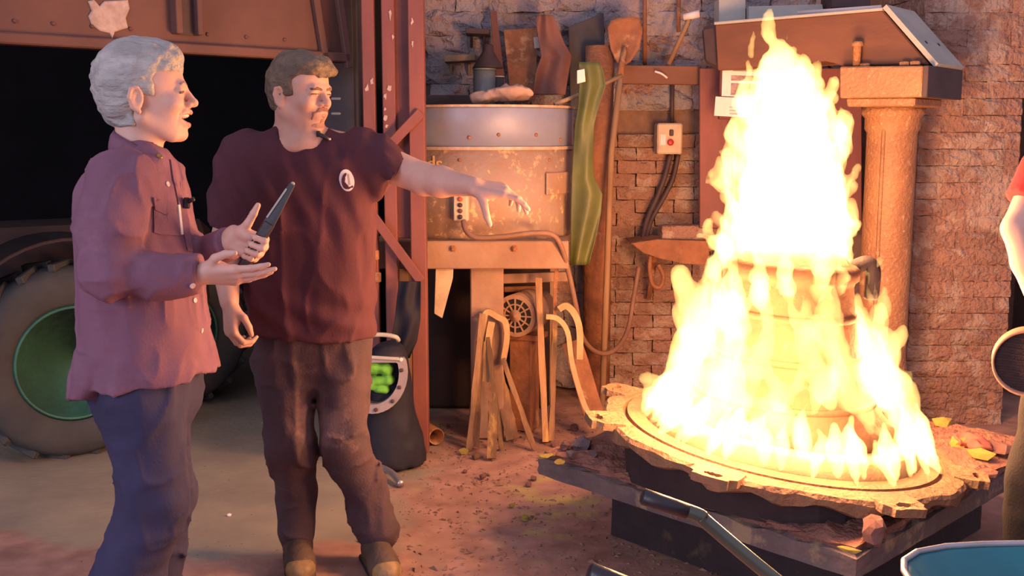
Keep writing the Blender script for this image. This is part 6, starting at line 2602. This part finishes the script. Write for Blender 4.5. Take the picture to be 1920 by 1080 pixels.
    for y in (-1, 1):
        e = SDF(HM)
        e.chain([(.110, y * .013, .033), (.108, y * .030, .036), (.094, y * .048, .033)], [.0050, .0058, .0045], k=.003)
        link('eyebrow', shell(F, e, .0012), M_BROW, P, True)
        e = SDF(HM)
        e.chain([(.1065, y * .020, .0185), (.1065, y * .033, .0190), (.0985, y * .046, .0180)], [.0026, .0034, .0022], k=.002)
        link('eyelashes', shell(F, e, .0010, .002), M_LASH, P, True)
    e = SDF(HM)
    for y in (-1, 1):
        e.chain([(.1145, 0, -.0270), (.108, y * .016, -.030), (.097, y * .030, -.042), (.092, y * .031, -.062)], [.0070, .0070, .0055, .0030], k=.004)
    link('moustache', shell(F, e, .0022), M_BEARD, P, True)
    e = SDF(HM)
    e.ell((.090, 0, -.086), (.030, .034, .018), k=.006)
    e.ell((.060, 0, -.094), (.040, .050, .018), k=.008)
    e.ell((.108, 0, -.062), (.010, .009, .009), k=.006)
    link('goatee', shell(F, e, .0012), M_STUB, P, True)
    e = SDF(HM)
    for y in (-1, 1):
        e.cone((.1140, 0, -.0475), (.100, y * .022, -.0430),   .0075, .0055, k=.003)
    link('lips', shell(F, e, .0010), M_LIP, P, True)

    # chest emblem: white disc with dark crescent and bars
    bv = bvh_of(shirt)
    el = [(650 + 13.5 * math.cos(t) + 2.5 * math.sin(t), 338 + 20.5 * math.sin(t)) for t in np.linspace(0, 2 * math.pi, 25)[:-1]]
    em = decal('chest_emblem', el, bv, .003, M_WHITE, shirt, 3, .004)
    if em:
        tag(em, 'white oval emblem with a dark crescent')
        cr = [(650 + 9.5 * math.cos(t), 339 + 15.5 * math.sin(t)) for t in np.linspace(math.radians(70), math.radians(250), 10)] + [(651 + 6 * math.cos(t), 337 + 12.5 * math.sin(t)) for t in np.linspace(math.radians(250), math.radians(70), 10)]
        decal('emblem_crescent', cr, bv, .0045, M_TEE, em, 1, .001)
        decal('emblem_bar', [(650, 327), (653, 326), (656, 346), (653, 347)], bv, .0045, mat('emblem_grey', (.45, .36, .37), None, 5, .9, bump=0), em, 1, .001)
        decal('emblem_bar', [(652, 351), (660, 348), (661, 352), (653, 355)], bv, .0045, M_TEE, em, 1, .001)
    # microphone on the collar
    hit, n = on_surface(bv, 607, 258)
    if hit is not None:
        c = hit + Vector((0, -.012, .004))
        E = empty('clip_microphone', c, 'small black clip microphone on the burgundy T-shirt collar', 'microphone')
        tube('capsule', [c + Vector((-.018, 0, .010)), c + Vector((.0, -.002, .0)), c + Vector((.020, -.004, -.008))], [.006, .0075, .005], M_BLACKRUB, E)
        box('clip', c + Vector((-.016, .006, .008)), (.014, .012, .020), M_BLACKRUB, E, None, .003)
        link('tip', lathe_mesh([(.004, -.003), (.005, .003)], 10, Matrix.Translation(c + Vector((.022, -.004, -.009)))), M_WHITE, E)


build_man_burgundy()


# ---------------------------------------------------------------- person at the right edge of the picture
def build_bystander():
    D = 3.15

    def J(x, y, dy=0.0):
        return at(x, y, D + dy)
    cx = J(2062, 500).x
    HM = Matrix.Translation(Vector((cx - .01, D, 1.62))) @ Matrix.Rotation(math.radians(195), 4, 'Z') @ Matrix.Scale(1.03, 4)
    b = SDF()
    head_parts(b, HM)
    nk = Vector((cx, D, 1.45))
    b.cone(HM @ Vector((-.01, 0, -.03)), nk, .06, .065, k=.03)
    b.loft([(.86, cx, D, .14, .10), (1.05, cx, D, .135, .095), (1.25, cx, D, .165, .105), (1.38, cx, D, .17, .09), (1.45, cx, D, .08, .06)], 0, .03)
    S, E_, W = J(1962, 318), J(1906, 428, -.05), J(1955, 586, -.10)
    S2, E2, W2 = Vector((cx + .19, D, 1.37)), Vector((cx + .24, D + .02, 1.10)), Vector((cx + .22, D - .1, .87))
    b.cone(nk, S, .055, .055, k=.03)
    b.cone(nk, S2, .055, .055, k=.03)
    b.chain([S, E_], [.056, .041], k=.02)
    b.chain([E_, E_.lerp(W, .4), W], [.041, .043, .029], k=.015)
    b.chain([S2, E2, W2], [.055, .042, .028], k=.02)
    hand(b, W, (.12, .05, -1), (-.2, -.95, 0), True, (28, 60, 45), [(.6, .6, -.5), (.9, .3, -.45), (1, .1, -.35)])
    hand(b, W2, (0, -.1, -1), (-.5, -.8, 0), False, (30, 40, 30), [(.7, .6, -.5), (.95, .2, -.4), (1, 0, -.3)])
    hl, hr = Vector((cx - .09, D, .86)), Vector((cx + .09, D, .86))
    kl, kr = Vector((cx - .155, D - .02, .48)), Vector((cx + .10, D - .02, .48))
    al, ar = Vector((cx - .165, D + .02, .10)), Vector((cx + .11, D + .02, .10))
    b.chain([hl, kl, al], [.075, .05, .036], k=.03)
    b.chain([hr, kr, ar], [.075, .05, .036], k=.03)
    P = link('person', keep_largest(b.mesh(.0055)), M_SKIN1, None, True)
    tag(P, 'person in a red T-shirt cut off by the right edge, arm akimbo', 'person')
    s = SDF()
    s.loft([(.84, cx, D, .17, .13), (1.05, cx, D, .165, .12), (1.25, cx, D, .19, .13), (1.37, cx, D, .19, .11), (1.44, cx, D, .11, .08)], 0, .02)
    a = SDF()
    a.cone(S, S.lerp(E_, .75), .078, .07, k=.02)
    a.plane(J(1917, 378, -.02), (E_ - S), .004)
    s.sub(a, .03)
    a = SDF()
    a.cone(S2, S2.lerp(E2, .7), .078, .07, k=.02)
    a.plane(S2.lerp(E2, .6), (E2 - S2), .004)
    s.sub(a, .03)
    s.pos.append(lambda Q, Dd: Dd + .012 * vnoise(Q, 11, 1.5))
    link('t_shirt', keep_largest(s.mesh(.011)), M_RED, P, True)
    t = SDF()
    t.loft([(.74, cx, D, .16, .12), (.92, cx, D, .155, .115)], 0, .03)
    t.chain([hl + Vector((.0, 0, -.06)), kl, al + Vector((0, 0, -.02))], [.100, .078, .066], k=.04)
    t.chain([hr + Vector((-.0, 0, -.06)), kr, ar + Vector((0, 0, -.02))], [.100, .078, .066], k=.04)
    t.pos.append(lambda Q, Dd: Dd + .012 * vnoise(Q, 12, 1.5) + .006 * vnoise(Q, 24, 3))
    link('trousers', keep_largest(t.mesh(.011)), mat('black_trousers', (.010, .008, .009), (.007, .006, .007), 5, .9, bump=.3, bscale=120), P, True)
    hm = hair_cap(HM, 0, [((.150, 0, -.010), (.108, .2, .082)), ((.070, 0, -.10), (.078, .2, .105)), ((-.02, 0, -.155), (.3, .2, .10))], [((-.010, 0, .055), (.100, .081, .090)), ((.015, 0, .095), (.088, .074, .050)), ((-.035, 0, .018), (.068, .078, .085))], lambda Q, Dd: Dd + .008 * vnoise(Q, 40, 2), .010)
    link('hair', hm, M_HAIR2, P, True)
    F = face_only(HM, False)
    for y in (-1, 1):
        e = SDF(HM)
        e.chain([(.110, y * .013, .033), (.108, y * .030, .036), (.094, y * .048, .033)], [.005, .0058, .0045], k=.003)
        link('eyebrow', shell(F, e, .0012), M_BROW, P, True)
        e = SDF(HM)
        e.chain([(.1065, y * .020, .0185), (.1065, y * .033, .0190), (.0985, y * .046, .0180)], [.0026, .0034, .0022], k=.002)
        link('eyelashes', shell(F, e, .0010, .002), M_LASH, P, True)
    e = SDF(HM)
    for y in (-1, 1):
        e.cone((.1140, 0, -.0455), (.100, y * .022, -.0430), .0085, .0055, k=.003)
    link('lips', shell(F, e, .0010), M_LIP, P, True)
    for A in (al, ar):
        o = link('boot', boot((-.3, -1), (A.x + .02, A.y + .07, 0), .28, .05, A + Vector((0, 0, .03))).mesh(.011), M_BOOT, P, True)
    # foundry riddle (round sieve) held against the hip
    c = J(1930, 678, -.13)
    E = empty('round_sieve', c, 'round wooden-rimmed sieve with dark mesh at the right edge', 'sieve')
    R = Matrix.Translation(c) @ Matrix.Rotation(math.pi / 2 + .1, 4, 'X') @ Matrix.Rotation(-.42, 4, 'Y')
    r = 66 * (D - .13) / FPX
    link('rim', lathe_mesh([(r - .007, -.025), (r, -.025), (r, .025), (r - .007, .025)], 56, R, ring=True), mat('bent_wood_rim', (.50, .26, .16), (.40, .19, .11), 9, .6, bump=.2), E, True)
    link('mesh_disc', lathe_mesh([(r - .004, .000), (r - .004, .003)], 40, R), mat('dark_mesh', (.055, .025, .022), (.04, .02, .018), 60, .7, bump=.6, bscale=200), E)
    for i in range(-5, 6):
        x = i * r / 6
        h = math.sqrt(max(r * r - x * x, 0)) - .008
        for sw in (0, 1):
            p, q = (Vector((x, -h, -.003)), Vector((x, h, -.003))) if sw else (Vector((-h, x, .006)), Vector((h, x, .006)))
            link('mesh_wire', tube_mesh([R @ p, R @ q], .0012, 5), M_DARKSTEEL, E)


build_bystander()
